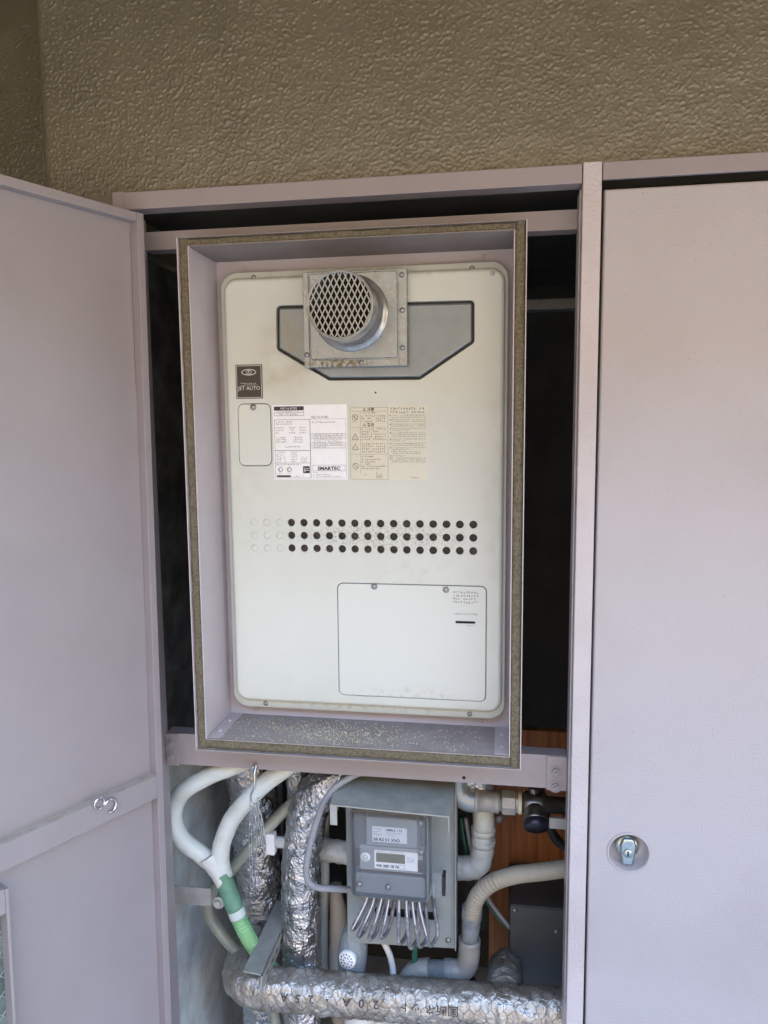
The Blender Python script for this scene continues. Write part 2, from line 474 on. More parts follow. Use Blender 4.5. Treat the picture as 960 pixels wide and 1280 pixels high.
    def print_lines(self, x0, x1, z1, z0, rows, y, fill=0.85, cell=None):
        """rows of illegible small print: every character a few short ink strokes"""
        h = (z1 - z0) / rows
        s = cell or h * 0.72
        for i in range(rows):
            zb = z1 - (i + 1) * h + h * 0.14
            xe = x0 + (x1 - x0) * (1 if random.random() < fill else random.uniform(0.4, 0.9))
            x = x0
            while x + s <= xe:
                if random.random() < 0.93:
                    for k in range(random.choice((2, 3, 3))):
                        if random.random() < 0.55:
                            zz = zb + random.random() * s * 0.85
                            self.rect(x + random.uniform(0, .2) * s, x + random.uniform(.6, .9) * s, zz, zz + s * 0.15, y)
                        else:
                            xx = x + random.random() * s * 0.7
                            self.rect(xx, xx + s * 0.15, zb + random.uniform(0, .2) * s, zb + random.uniform(.6, 1) * s, y)
                x += s * 1.08
        return self
    def build(self, name, m, parent=None, local=False, bevel=0, shade=None):
        me = bpy.data.meshes.new(name)
        off = Vector((0, 0, 0))
        ob = bpy.data.objects.new(name, me)
        if parent is None:
            xs = [v.x for v in self.v]; ys = [v.y for v in self.v]; zs = [v.z for v in self.v]
            off = Vector(((min(xs) + max(xs)) / 2, (min(ys) + max(ys)) / 2, min(zs)))
            ob.location = off
            base[ob.name] = off
        elif not local:
            p = parent
            while p is not None:
                off += p.location
                p = p.parent
        me.from_pydata([v - off for v in self.v], [], self.f)
        me.polygons.foreach_set('use_smooth', self.sm)
        bm = bmesh.new(); bm.from_mesh(me)
        bmesh.ops.remove_doubles(bm, verts=bm.verts, dist=1e-6)
        if self.recalc:
            bmesh.ops.recalc_face_normals(bm, faces=bm.faces)
        bm.to_mesh(me); bm.free()
        me.materials.append(m if not isinstance(m, str) else M[m])
        COL.objects.link(ob)
        if parent is not None:
            ob.parent = parent
        return ob
    recalc = True
base = {}

_tc = {}
def text_polys(body, size, align='LEFT', bold=0.0):
    cu_ = bpy.data.curves.new('tmp', 'FONT')
    cu_.body = body; cu_.size = size; cu_.align_x = align; cu_.resolution_u = 2
    cu_.offset = bold
    ob = bpy.data.objects.new('tmp', cu_)
    me = bpy.data.meshes.new_from_object(ob)
    res = [([(v.co.x, v.co.y) for v in me.vertices], [tuple(p.vertices) for p in me.polygons])]
    bpy.data.objects.remove(ob); bpy.data.curves.remove(cu_); bpy.data.meshes.remove(me)
    return res

def tag(o, label=None, cat=None, group=None, kind=None):
    if label: o['label'] = label
    if cat: o['category'] = cat
    if group: o['group'] = group
    if kind: o['kind'] = kind
    return o

def thing(name, loc, label, cat, group=None):
    o = bpy.data.objects.new(name, None)
    o.empty_display_size = 0.05
    o.location = loc
    COL.objects.link(o)
    return tag(o, label, cat, group)

def screw_mesh(r=0.0042, m='screw'):
    me = bpy.data.meshes.new('screw')
    b = MB()
    b.lathe((0, 0, 0), (0, -1, 0), [(r, 0), (r * 0.95, r * 0.35), (r * 0.6, r * 0.62), (0, r * 0.7)], 10)
    b.box(-r * 0.6, r * 0.6, -r * 0.78, -r * 0.6, -r * 0.1, r * 0.1)
    b.box(-r * 0.1, r * 0.1, -r * 0.79, -r * 0.6, -r * 0.6, r * 0.6)
    me.from_pydata(b.v, [], b.f)
    me.polygons.foreach_set('use_smooth', b.sm)
    me.materials.append(M[m])
    return me
SCREW = screw_mesh()
SCREW_BIG = screw_mesh(0.0052)
SCREW_PAINT = screw_mesh(0.0036, 'box_paint')
BOLT = bpy.data.meshes.new('bolt')
_b = MB()
_b.lathe((0, 0, 0), (0, -1, 0), [(0.0085, 0), (0.0085, 0.0012), (0.0065, 0.0013)], 16, smooth=False)
_b.lathe((0, -0.0012, 0), (0, -1, 0), [(0.0058, 0), (0.0058, 0.004), (0.0048, 0.0046)], 6, smooth=False)
_b.lathe((0, -0.005, 0), (0, -1, 0), [(0.003, 0), (0.0028, 0.004), (0.002, 0.0042)], 10, smooth=False)
BOLT.from_pydata(_b.v, [], _b.f)
BOLT.materials.append(M['paint'])

def place(name, me, loc, parent, rot=0.0):
    o = bpy.data.objects.new(name, me)
    off = Vector((0, 0, 0)); p = parent
    while p is not None:
        off += p.location; p = p.parent
    o.location = Vector(loc) - off
    o.rotation_euler = (0, rot, 0)
    COL.objects.link(o)
    o.parent = parent
    return o

# ------------------------------------------------------------------ the setting
def struct(name, b, m):
    return tag(b.build(name, m), kind='structure')
struct('ground', MB().box(-60, 60, -80, 30, -0.45, -0.25), 'ground')
struct('floor', MB().box(-4, 5, -2.30, 1.20, -0.2, 0.0), 'floor')
struct('added_end_wall', MB().box(-1.4, -1.3, -2.3, 0.19, 0.001, 2.319), 'stucco')  # unseen corridor end, added to shut out light from the left
struct('added_end_wall', MB().box(3.0, 3.1, -1.2, 0.02, 0.001, 2.319), 'parapet')  # unseen wall, added to dim the light coming from the right
struct('ceiling', MB().box(-4, 5, -1.2, 1.20, 2.32, 2.75), 'ceiling')

struct('upper_storey', MB().box(-4, 5, -1.2, 1.20, 2.755, 5.8).box(-0.50, 5, 0.96, 1.2, 0.0, 2.319), 'parapet')
struct('added_opposite_building', MB().box(-14, 16, -20, -8, -0.24, 6.0), 'added_facade')  # unseen block, added to hide the low sky and bounce warm light

b = MB()
poly = [(-0.512, 0.0), (-0.4555, 0.0), (-0.4555, 1.8505), (-0.3835, 1.8505), (-0.3835, 1.918), (2.999, 1.918), (2.999, 2.319), (-0.512, 2.319)]
bm = bmesh.new()
f1 = [bm.verts.new((x, 0.05, z)) for x, z in poly]; f2 = [bm.verts.new((x, 0.36, z)) for x, z in poly]
bm.faces.new(f1); bm.faces.new(list(reversed(f2)))
NP = len(poly)
for i in range(NP):
    bm.faces.new((f1[i], f2[i], f2[(i + 1) % NP], f1[(i + 1) % NP]))
e = [ed for ed in bm.edges if {ed.verts[0], ed.verts[1]} == {f1[0], f1[-1]}]
bmesh.ops.bevel(bm, geom=e, offset=0.012, segments=4, affect='EDGES', profile=0.5)
b.bm(bm)
sw = tag(b.build('stucco_wall', 'stucco'), 'olive beige spray textured stucco wall above the metal cabinet', 'wall')
# sprayed droplets: real relief on the part of the wall in view
def sprayed(x0, x1, z0, z1, y, g, parent):
    nx, nz = int((x1 - x0) / g), int((z1 - z0) / g)
    vs = []
    for k in range(nz + 1):
        z = z0 + k * g
        for i in range(nx + 1):
            x = x0 + i * g
            p = Vector((x, y, z))
            n1 = noise.noise(p * 240) + 0.5 * noise.noise(p * 480)
            cov = 0.5 + 0.5 * noise.noise(p * 7 + Vector((3, 1, 0)))
            q = max(0.0, min(1.0, (n1 - 0.16 + 0.24 * cov) / 0.55))
            h = 0.0012 * q * q * (3 - 2 * q) + 0.0005 * noise.noise(p * 45)
            if i in (0, nx) or k == 0: h = 0
            vs.append((x, y - h, z))
    fs = [(k * (nx + 1) + i, k * (nx + 1) + i + 1, (k + 1) * (nx + 1) + i + 1, (k + 1) * (nx + 1) + i) for k in range(nz) for i in range(nx)]
    b = MB(); b.recalc = False
    b.add(vs, fs, True)
    tag(b.build('sprayed_render', 'stucco', parent), kind='stuff')
sprayed(-0.498, 0.70, 1.9185, 2.25, 0.0492, 0.0016, sw)
rw = tag(MB().box(-3, -0.5125, 0.20, 0.36, 0.0, 2.319).build('recessed_wall', 'stucco'), 'darker stucco wall set back at the upper left behind the wall corner', 'wall')
sprayed(-0.80, -0.5135, 1.85, 2.27, 0.1992, 0.0020, rw)
tag(MB().box(-0.4550, -0.4055, 0.0905, 0.95, 0.9255, 1.85).build('shaft_upper_wall', 'dark_upper_wall'), 'dark wall with slight stains inside the gap left of the heater surround', 'wall')
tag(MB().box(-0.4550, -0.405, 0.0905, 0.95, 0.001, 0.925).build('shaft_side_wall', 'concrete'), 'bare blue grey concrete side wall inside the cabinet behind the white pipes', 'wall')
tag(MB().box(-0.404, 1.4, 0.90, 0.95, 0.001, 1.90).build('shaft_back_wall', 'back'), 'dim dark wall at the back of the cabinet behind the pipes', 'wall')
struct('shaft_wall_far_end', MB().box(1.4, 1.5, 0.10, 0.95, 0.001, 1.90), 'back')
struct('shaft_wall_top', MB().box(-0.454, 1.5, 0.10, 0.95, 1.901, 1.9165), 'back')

# ------------------------------------------------------------------ cabinet frame
cab = thing('pipe_cabinet', (0.0, 0.06, 0.0), 'lilac painted steel cabinet frame with post, header and bolted cross rails', 'cabinet')
MB().box(-0.381, 0.334, 0.030, 0.060, 1.8900, 1.9165, 0.0012).build('header', 'paint', cab)
MB().box(0.3625, 1.3, 0.030, 0.0365, 1.8930, 1.9170, 0.0012).build('header', 'paint', cab)
MB().box(-0.3818, -0.3625, 0.0285, 0.0298, 1.8895, 1.9170, 0.0006).build('end_plate', 'paint', cab)
b = MB().box(0.335, 0.3612, 0.028, 0.056, 0.02, 1.918, 0.0016).box(0.3335, 0.3600, 0.0565, 0.095, 0.02, 1.889)
b.build('post', 'post_paint', cab)
MB().box(-0.382, -0.357, 0.0305, 0.090, 0.02, 1.8895, 0.0012).build('jamb', 'paint', cab)
MB().box(-0.3565, 0.333, 0.0800, 0.0830, 1.8395, 1.8680).box(-0.3565, 0.333, 0.0832, 0.110, 1.8395, 1.8425).build('upper_rail', 'paint', cab)
b = MB().box(-0.3565, 0.333, 0.0800, 0.0830, 0.9600, 1.0165, 0.0006).box(-0.3565, 0.333, 0.0832, 0.110, 1.0135, 1.0160)
low = b.build('lower_rail', 'paint', cab)
for x0, x1 in ((-0.3563, -0.333), (0.301, 0.3328)):
    MB().box(x0, x1, 0.0770, 0.0798, 0.9585, 1.0160, 0.0005).build('mounting_plate', 'paint', cab)
for x, z in ((-0.345, 1.0000), (-0.346, 0.9745), (0.315, 0.9905), (0.315, 0.9655)):
    place('bolt', BOLT, (x, 0.0769, z), cab, random.random()).scale = (1.2, 1.0, 1.2)
MB().lathe((0.167, 0.0799, 0.9690), (0, -1, 0), [(0.003, 0), (0.003, 0.0004)], 12).build('bolt_hole', 'dark', low)
MB().box(-0.381, 1.3, 0.031, 0.085, 0.0005, 0.019).build('sill', 'paint', cab)

# ------------------------------------------------------------------ surround box with foam gasket
OX0, OX1, OZ0, OZ1 = -0.2645, 0.2575, 1.0273, 1.8360
IX0, IX1, IZ0, IZ1 = -0.2464, 0.2392, 1.0465, 1.8224
YP = 0.112
sur = thing('heater_surround', (0, 0.06, OZ0), 'open lilac sheet steel surround box lined with olive foam strip round the heater', 'surround box')
t = 0.0015
MB().box(OX0, OX0 + t, -0.003, YP, OZ0, OZ1, 0.0003).box(IX0 - t, IX0, -0.001, YP, IZ0, IZ1, 0.0003).build('side_panel', 'box_paint', sur)
MB().box(OX1 - t, OX1, -0.003, YP, OZ0, OZ1, 0.0003).box(IX1, IX1 + t, -0.001, YP, IZ0, IZ1, 0.0003).build('side_panel', 'box_paint', sur)
MB().box(OX0 + t, OX1 - t, -0.003, YP, OZ1 - t, OZ1).box(IX0 - t, IX1 + t, -0.001, YP, IZ1, IZ1 + t).build('top_panel', 'dark_warm_paint', sur)
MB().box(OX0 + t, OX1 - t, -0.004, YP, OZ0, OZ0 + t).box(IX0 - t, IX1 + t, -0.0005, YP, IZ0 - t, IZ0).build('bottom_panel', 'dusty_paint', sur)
MB().box(OX0, OX1, YP, YP + 0.003, OZ0, OZ1).build('back_plate', 'box_paint', sur)

def foam(x0, x1, z0, z1):
    """a strip of foam with an uneven torn face"""
    b = MB(); horiz = (x1 - x0) > (z1 - z0)
    nl, nw = 150, 5
    vs = []; fs = []
    for i in range(nl + 1):
        for k in range(nw + 1):
            u, v = i / nl, k / nw
            x = x0 + (x1 - x0) * (u if horiz else v); z = z0 + (z1 - z0) * (v if horiz else u)
            edge = k in (0, nw)
            d = noise.noise(Vector((x, 0, z)) * 45) * 0.0018 + noise.noise(Vector((x, 0, z)) * 210) * 0.0014
            s = noise.noise(Vector((x, 3, z)) * 70) * 0.0022 if k == nw or k == 0 else 0
            if horiz: z += s * (1 if k else 0.4)
            else: x += s
            vs.append((x, (0.004 if edge else 0.0012) + d, z))
    for i in range(nl):
        for k in range(nw):
            a = i * (nw + 1) + k
            fs.append((a, a + 1, a + nw + 2, a + nw + 1))
    b.recalc = False
    b.add(vs, fs, True)
    b.box(x0, x1, 0.006, 0.03, z0, z1)
    return b
foam(OX0 + t, IX0 - t, OZ0 + t, OZ1 - t).build('foam_strip', 'foam', sur)
foam(IX1 + t, OX1 - t, OZ0 + t, OZ1 - t).build('foam_strip', 'foam', sur)
foam(IX0 - t, IX1 + t, IZ1 + t, OZ1 - t).build('foam_strip', 'foam', sur)
foam(IX0 - t, IX1 + t, OZ0 + t, IZ0 - t).build('foam_strip', 'foam', sur)
for x, z in ((-0.1975, 1.8128), (0.1942, 1.8124), (-0.1975, 1.0563), (0.1947, 1.0558)):
    place('screw', SCREW_PAINT, (x, YP - 0.0002, z), sur, random.random())
# folded corner tabs with their screws on the bottom panel
for sgn, xa in ((1, IX0), (-1, IX1)):
    xs = sorted((xa + sgn * 0.0005, xa + sgn * 0.022))
    MB().box(xs[0], xs[1], 0.004, YP - 0.002, IZ0 + 0.0002, IZ0 + 0.0014, 0.0004).build('corner_tab', 'box_paint', sur)
    for yy in (0.03, 0.075):
        b = MB().lathe((xa + sgn * 0.011, yy, IZ0 + 0.0014), (0, 0, 1), [(0.004, 0), (0.0036, 0.0016), (0.002, 0.0026), (0, 0.003)], 10)
        b.build('screw', 'box_paint', sur)

# foam crumbs fallen on the bottom panel
b = MB()
for i in range(1700):
    if random.random() < 0.62:
        x = random.gauss(-0.05, 0.055); y = random.gauss(0.045, 0.026)
    else:
        x = random.uniform(-0.225, 0.20); y = random.uniform(0.004, 0.105)
    if not (IX0 + 0.005 < x < IX1 - 0.005 and 0.003 < y < 0.108):
        continue
    s = random.choice((0.0004, 0.0005, 0.0007, 0.0009, 0.0014)); z = IZ0 + 0.0001
    zz = 0.0014 if (x < IX0 + 0.023 or x > IX1 - 0.023) else 0
    a = random.random() * 6.28
    q = [(x + s * math.cos(a + k * 2.1), y + s * math.sin(a + k * 2.1), z + zz) for k in range(3)] + [(x, y, z + zz + s * 1.1)]
    b.add(q, [(0, 1, 2), (0, 1, 3), (1, 2, 3), (2, 0, 3)])
tag(b.build('foam_crumbs', 'crumb'), 'yellow crumbs of foam scattered on the bottom of the surround box', 'crumbs', kind='stuff')

# ------------------------------------------------------------------ water heater
HY = 0.080
hea = thing('water_heater', (0, 0.09, 1.068), 'cream enamel gas water heater with round exhaust outlet inside the surround', 'water heater')
MB().box(-0.226, 0.226, 0.0935, YP - 0.0005, 1.076, 1.794).build('body', 'galv', hea)
fl = rrect(-0.2321, 0.2321, 1.0682, 1.8000, 0.026, 8)
face = rrect(-0.2245, 0.2270, 1.0830, 1.7890, 0.022, 8)
REC = rpoly([(-0.1370, 1.6744), (-0.0511, 1.6236), (0.0961, 1.6221), (0.1811, 1.6774), (0.1808, 1.7415), (-0.1358, 1.7438)], 0.008, 4)
SMALL = rrect(-0.2058, -0.1495, 1.4862, 1.5885, 0.010, 5)
LOW = rrect(-0.0430, 0.2025, 1.1008, 1.2930, 0.010, 5)
SLOT = rrect(0.1522, 0.1850, 1.2305, 1.2350, 0.0022, 4)
holes_c = []
for j in range(3):
    for i in range(15):
        holes_c.append((-0.1192 + i * 0.02142, 1.3924 - j * 0.02135))
pressed = [(-0.1836 + i * 0.0221, 1.3921 - j * 0.0215) for j in range(3) for i in range(3)]
b = MB()
# flange behind
b.loft([[(p[0], 0.0943, p[1]) for p in fl], [(p[0], 0.0917, p[1]) for p in fl], [(p[0], 0.0910, p[1]) for p in inset(fl, 0.0008)], [(p[0], 0.0910, p[1]) for p in inset(fl, 0.016)]])
# raised face: flared foot, then rounded edge
prof = [(-0.0035, 0.0910), (-0.0012, 0.0902), (0.0, 0.0880)]
for k in range(6):
    a = R(90 * k / 5)
    prof.append((0.0060 * (1 - math.cos(a)), HY + 0.0060 * (1 - math.sin(a))))
b.loft([[(p[0], y, p[1]) for p in inset(face, d)] for d, y in prof])
hl = []
HR = 0.0062
for cx, cz in holes_c:
    hl.append(circle(cx, cz, HR + 0.0009, 18))
    b.loft([[(p[0], y, p[1]) for p in circle(cx, cz, rr, 18)] for rr, y in ((HR + 0.0009, HY), (HR + 0.0003, HY + 0.0003), (HR, HY + 0.001), (HR, HY + 0.0045))])
for cx, cz in pressed:
    hl.append(circle(cx, cz, 0.0072, 18))
    b.loft([[(p[0], y, p[1]) for p in circle(cx, cz, rr, 18)] for rr, y in ((0.0072, HY), (0.0066, HY + 0.0013), (0.0059, HY + 0.0002), (0.004, HY - 0.0002), (0.0001, HY - 0.0002))])
for lp, deep in ((REC, 0.0085), (SMALL, 0.004), (LOW, 0.004)):
    o = inset(lp, -0.0012)
    hl.append(o)
    b.loft([[(p[0], y, p[1]) for p in inset(o, d)] for d, y in ((0, HY), (0.0008, HY + 0.0004), (0.0012, HY + 0.0014), (0.0012, HY + deep))])
b.sheet(inset(face, 0.0060), hl, HY)
fp = b.build('front_panel', 'cream', hea)
MB().box(-0.20, 0.20, 0.0885, 0.0895, 1.335, 1.405).build('inner_plate', 'vent_inside', hea)
b = MB(); b.sheet(inset(REC, -0.001), [], HY + 0.0080)
b.build('gasket', 'rubber', hea)
b = MB().pillow(inset(REC, 0.0038), HY + 0.0004, 0.0072, 0.0030)
b.build('recess_panel', 'silver', hea)
b = MB().pillow(inset(SMALL, 0.0009), HY - 0.0006, 0.0040, 0.0012)
scv = b.build('access_cover', 'cream_cover', hea)
b = MB()
lo_ = inset(LOW, 0.0009)
loops = [[(p[0], HY + 0.0036, p[1]) for p in lo_]]
for k in range(5):
    a = R(90 * k / 4)
    loops.append([(p[0], HY - 0.0006 + 0.0014 * (1 - math.sin(a)), p[1]) for p in inset(lo_, 0.0014 * (1 - math.cos(a)))])
b.loft(loops)
b.sheet(inset(lo_, 0.0014), [SLOT], HY - 0.0006)
b.loft([[(p[0], HY - 0.0006, p[1]) for p in SLOT], [(p[0], HY + 0.003, p[1]) for p in SLOT]])
lcv = b.build('lower_cover', 'cream_cover', hea)
b = MB().sheet(inset(SLOT, -0.0005), [], HY + 0.0028); b.build('slot', 'dark', lcv)
b = MB()
yy = HY - 0.0008
b.print_lines(0.1485, 0.1935, 1.2850, 1.2635, 4, yy, 0.8)
b.print_lines(0.1500, 0.1895, 1.2495, 1.2445, 1, yy, 1)
b.print_lines(0.1715, 0.1860, 1.2290, 1.2262, 1, yy, 1)
tag(b.build('print', 'ink', lcv), kind='stuff')
place('screw', SCREW_BIG, (0.0197, HY - 0.0006, 1.2884), lcv)
place('screw', SCREW_BIG, (0.1372, HY - 0.0006, 1.2860), lcv, 0.6)
place('screw', SCREW_BIG, (-0.1785, HY - 0.0006, 1.5825), scv, 0.3)
for x, z in ((-0.1755, 1.7915), (0.1765, 1.7915), (-0.1751, 1.0755), (0.1756, 1.0750)):
    place('screw', SCREW, (x, 0.0908, z), hea, random.random())
place('screw', SCREW_PAINT, (0.2080, HY - 0.0002, 1.7800), hea, 0.2)
MB().lathe((0.0250, HY - 0.0001, 1.6030), (0, -1, 0), [(0.0016, 0), (0.0012, 0.0003)], 8).build('paint_chip', 'ink', hea)

# dark name plate
npb = MB().box(-0.2070, -0.1618, HY - 0.0010, HY - 0.0001, 1.5965, 1.6515, 0.0003)
npl = npb.build('nameplate', 'nameplate', hea)
b = MB(); y = HY - 0.0013
b.frame_line(-0.2056, -0.1632, 1.5979, 1.6501, y, 0.0008)
b.ring_line(-0.1844, 1.6392, 0.0050, 0.0012, y, 24, 2.5)
b.ring_line(-0.1844, 1.6392, 0.0032, 0.0008, y, 18, 1.5)
b.text('v', 0.0052, -0.1844, 1.6386, y, 'CENTER', bold=0.0002)
b.text('JET AUTO', 0.0086, -0.1844, 1.6105, y, 'CENTER', sx=0.98)
b.rect(-0.199, -0.170, 1.6182, 1.6186, y)
b.print_lines(-0.2000, -0.1700, 1.6230, 1.6190, 1, y, 1)
tag(b.build('print', 'silver_ink', npl), kind='stuff')

# white rating label
rp = MB().box(-0.1460, -0.0222, HY - 0.0006, HY - 0.0001, 1.4640, 1.5855)
rpl = rp.build('rating_label', 'paper', hea)
b = MB(); y = HY - 0.0008
X0, X1, Z0, Z1 = -0.1460, -0.0222, 1.4640, 1.5855
def X(u): return X0 + (X1 - X0) * u
def Z(v): return Z1 - (Z1 - Z0) * v
b.rect(X(0.02), X(0.425), Z(0.07), Z(0.02), y)
b.frame_line(X(0.02), X(0.425), Z(0.145), Z(0.07), y)
b.rect(X(0.02), X(0.425), Z(0.108), Z(0.104), y)
b.print_lines(X(0.05), X(0.40), Z(0.074), Z(0.104), 1, y, 1)
b.print_lines(X(0.08), X(0.38), Z(0.110), Z(0.143), 1, y, 1)
b.text('GKLT-S2-W-B(P)', 0.0050, X(0.52), Z(0.180), y, sx=0.8)
b.frame_line(X(0.02), X(0.505), Z(0.98), Z(0.195), y)
b.frame_line(X(0.505), X(0.985), Z(0.98), Z(0.19), y, 0.0003)
b.print_lines(X(0.04), X(0.28), Z(0.21), Z(0.27), 2, y)
for r in range(3):
    b.print_lines(X(0.04), X(0.17), Z(0.29 + r * 0.033), Z(0.32 + r * 0.033), 1, y)
    b.print_lines(X(0.22), X(0.32), Z(0.29 + r * 0.033), Z(0.32 + r * 0.033), 1, y)
    b.print_lines(X(0.36), X(0.46), Z(0.29 + r * 0.033), Z(0.32 + r * 0.033), 1, y)
b.print_lines(X(0.04), X(0.19), Z(0.42), Z(0.51), 3, y)
b.print_lines(X(0.27), X(0.42), Z(0.42), Z(0.51), 3, y)
b.print_lines(X(0.16), X(0.38), Z(0.545), Z(0.575), 1, y)
b.rect(X(0.02), X(0.505), Z(0.612), Z(0.606), y)
for r in range(5):
    b.print_lines(X(0.04), X(0.18), Z(0.62 + r * 0.031), Z(0.648 + r * 0.031), 1, y)
    b.print_lines(X(0.24), X(0.34), Z(0.62 + r * 0.031), Z(0.648 + r * 0.031), 1, y)
    if r > 1: b.print_lines(X(0.37), X(0.47), Z(0.62 + r * 0.031), Z(0.648 + r * 0.031), 1, y)
b.print_lines(X(0.03), X(0.38), Z(0.785), Z(0.815), 1, y, 1)
b.rect(X(0.02), X(0.505), Z(0.780), Z(0.776), y)
for cx in (0.09, 0.21):
    b.ring_line(X(cx), Z(0.865), 0.0040, 0.0009, y, 16)
    b.print_lines(X(cx - 0.025), X(cx + 0.025), Z(0.845), Z(0.885), 1, y, 1)
    b.print_lines(X(cx - 0.04), X(cx + 0.04), Z(0.905), Z(0.925), 1, y, 1)
b.rect(X(0.40), X(0.49), Z(0.915), Z(0.820), y)
b.rect(X(0.04), X(0.23), Z(0.968), Z(0.942), y)
b.print_lines(X(0.30), X(0.48), Z(0.94), Z(0.968), 1, y)
b.print_lines(X(0.53), X(0.86), Z(0.215), Z(0.250), 1, y, 1, 0.0030)
for v in (0.385, 0.415, 0.445, 0.51, 0.545, 0.575):
    b.rect(X(0.51), X(0.985), Z(v + 0.004), Z(v), y)
for v in (0.388, 0.42, 0.453, 0.482, 0.515, 0.548):
    b.print_lines(X(0.55), X(0.95), Z(v), Z(v + 0.028), 1, y, 0.9)
b.frame_line(X(0.53), X(0.97), Z(0.885), Z(0.805), y, 0.0004)
b.print_lines(X(0.53), X(0.62), Z(0.895), Z(0.92), 1, y)
b.print_lines(X(0.53), X(0.92), Z(0.922), Z(0.97), 2, y, 0.7)
b.text('SMARTEC', 0.0080, X(0.75), Z(0.872), y, 'CENTER', sx=1.1, bold=0.0003)
tag(b.build('print', 'ink', rpl), kind='stuff')
b = MB(); y = HY - 0.0010
b.text('HE116-R702', 0.0054, X(0.22), Z(0.062), y, 'CENTER')
b.rect(X(0.415), X(0.475), Z(0.880), Z(0.872), y); b.rect(X(0.42), X(0.428), Z(0.90), Z(0.84), y); b.rect(X(0.445), X(0.475), Z(0.855), Z(0.848), y)
tag(b.build('light_print', 'paper', rpl), kind='stuff')

# yellowed warning label
wl = MB().box(-0.0178, 0.0452, HY - 0.0004, HY - 0.00005, 1.4634, 1.5803)
wlb = wl.build('warning_label', 'yellow_paper', hea)
b = MB(); y = HY - 0.0006
b.frame_line(-0.0170, 0.0444, 1.4642, 1.5795, y, 0.0003)
b.rect(-0.0005, -0.0002, 1.4720, 1.5740, y)
for z in (1.5735, 1.5480, 1.5050): b.rect(-0.0170, 0.0444, z, z + 0.0003, y)
b.text('△ 注意', 0.0058, 0.0130, 1.5748, y, 'CENTER', bold=0.0001)
b.text('△ 警告', 0.0058, 0.0130, 1.5500, y, 'CENTER', bold=0.0001)
b.print_lines(0.0040, 0.0300, 1.5730, 1.5690, 1, y, 1)
b.print_lines(0.0010, 0.0430, 1.5685, 1.5555, 3, y)
b.print_lines(0.0010, 0.0430, 1.5470, 1.5270, 5, y)
b.print_lines(0.0010, 0.0430, 1.5240, 1.5070, 4, y)
b.print_lines(0.0020, 0.0250, 1.5035, 1.4990, 1, y, 1, 0.0036)
b.print_lines(0.0010, 0.0430, 1.4985, 1.4800, 5, y, 0.5)
b.print_lines(0.0050, 0.0130, 1.4730, 1.4700, 1, y)
for k in range(7):
    xx = 0.0250 + k * 0.0015
    b.rect(xx, xx + 0.0004, 1.4660 + random.random() * 0.001, 1.4700 + random.random() * 0.008, y)
for z in (1.5640, 1.4860):
    b.ring_line(-0.0090, z, 0.0050, 0.0008, y, 18)
    b.add([(-0.0125, y, z + 0.0030), (-0.0119, y, z + 0.0036), (-0.0055, y, z - 0.0030), (-0.0061, y, z - 0.0036)], [(0, 1, 2, 3)])
    b.print_lines(-0.0140, -0.0040, z - 0.0058, z - 0.0085, 1, y, 1)
b.print_lines(-0.0115, -0.0065, 1.5668, 1.5612, 1, y, 1)
for z in (1.5330, 1.5170):
    for (xa, za), (xb, zb) in (((-0.0142, z - 0.004), (-0.0090, z + 0.005)), ((-0.0090, z + 0.005), (-0.0038, z - 0.004)), ((-0.0142, z - 0.004), (-0.0038, z - 0.004))):
        d = Vector((xb - xa, zb - za)).normalized(); nx, nz = -d.y * 0.0004, d.x * 0.0004
        b.add([(xa - nx, y, za - nz), (xb - nx, y, zb - nz), (xb + nx, y, zb + nz), (xa + nx, y, za + nz)], [(0, 1, 2, 3)])
    b.print_lines(-0.0112, -0.0068, z + 0.0015, z - 0.0030, 1, y, 1)
    b.print_lines(-0.0140, -0.0040, z - 0.0050, z - 0.0075, 1, y, 1)
tag(b.build('print', 'ink_soft', wlb), kind='stuff')
nsh = MB().box(0.0456, 0.1085, HY - 0.0003, HY - 0.00005, 1.4634, 1.5830).build('notice_label', 'pale_label', hea)
tl = MB(); y = HY - 0.0005
tl.print_lines(0.0480, 0.1060, 1.5800, 1.5690, 2, y, 1)
z = 1.5680
for rows in (2, 2, 2, 2, 3, 2, 2, 4, 1, 3):
    tl.rect(0.0475, 0.0492, z - 0.0026, z - 0.0008, y)
    tl.print_lines(0.0500, 0.1065, z, z - rows * 0.0030, rows, y, 0.7)
    z -= rows * 0.0030 + 0.0009
tl.print_lines(0.0810, 0.0960, 1.4690, 1.4655, 1, y, 1)
tag(tl.build('print', 'ink_soft', nsh), kind='stuff')

# exhaust outlet
b = MB()
b.box(-0.0862, 0.0782, 0.0640, 0.0790, 1.6428, 1.7900, 0.0008)
ex = b.build('exhaust_outlet', 'steel', hea)
for bx in ((-0.0860, -0.0775, 1.6428, 1.7895), (0.0655, 0.0780, 1.6428, 1.7895)):
    MB().box(bx[0], bx[1], 0.0615, 0.0637, bx[2], bx[3], 0.0006).build('edge_strip', 'steel', ex)
MB().box(-0.0772, 0.0652, 0.0615, 0.0637, 1.6432, 1.6535, 0.0006).build('edge_strip', 'steel', ex)
b = MB().pillow(rrect(-0.0755, 0.0632, 1.6555, 1.7870, 0.004), 0.0605, 0.0034, 0.0015); b.build('face_plate', 'steel', ex)
CX, CZ = -0.0098, 1.7250
b = MB()
b.lathe((CX, 0.0605, CZ), (0, -1, 0), [(0.0595, 0), (0.0590, 0.0012), (0.0560, 0.0020), (0.0545, 0.0032), (0.0510, 0.0045), (0.0500, 0.0075), (0.0500, 0.048), (0.0508, 0.049), (0.0508, 0.0515), (0.0500, 0.0525),
                                    (0.0500, 0.0795), (0.0495, 0.0810), (0.0482, 0.0812), (0.0478, 0.0800), (0.0478, 0.010)], 48, open=True)
b.build('pipe', 'pipe_steel', ex)
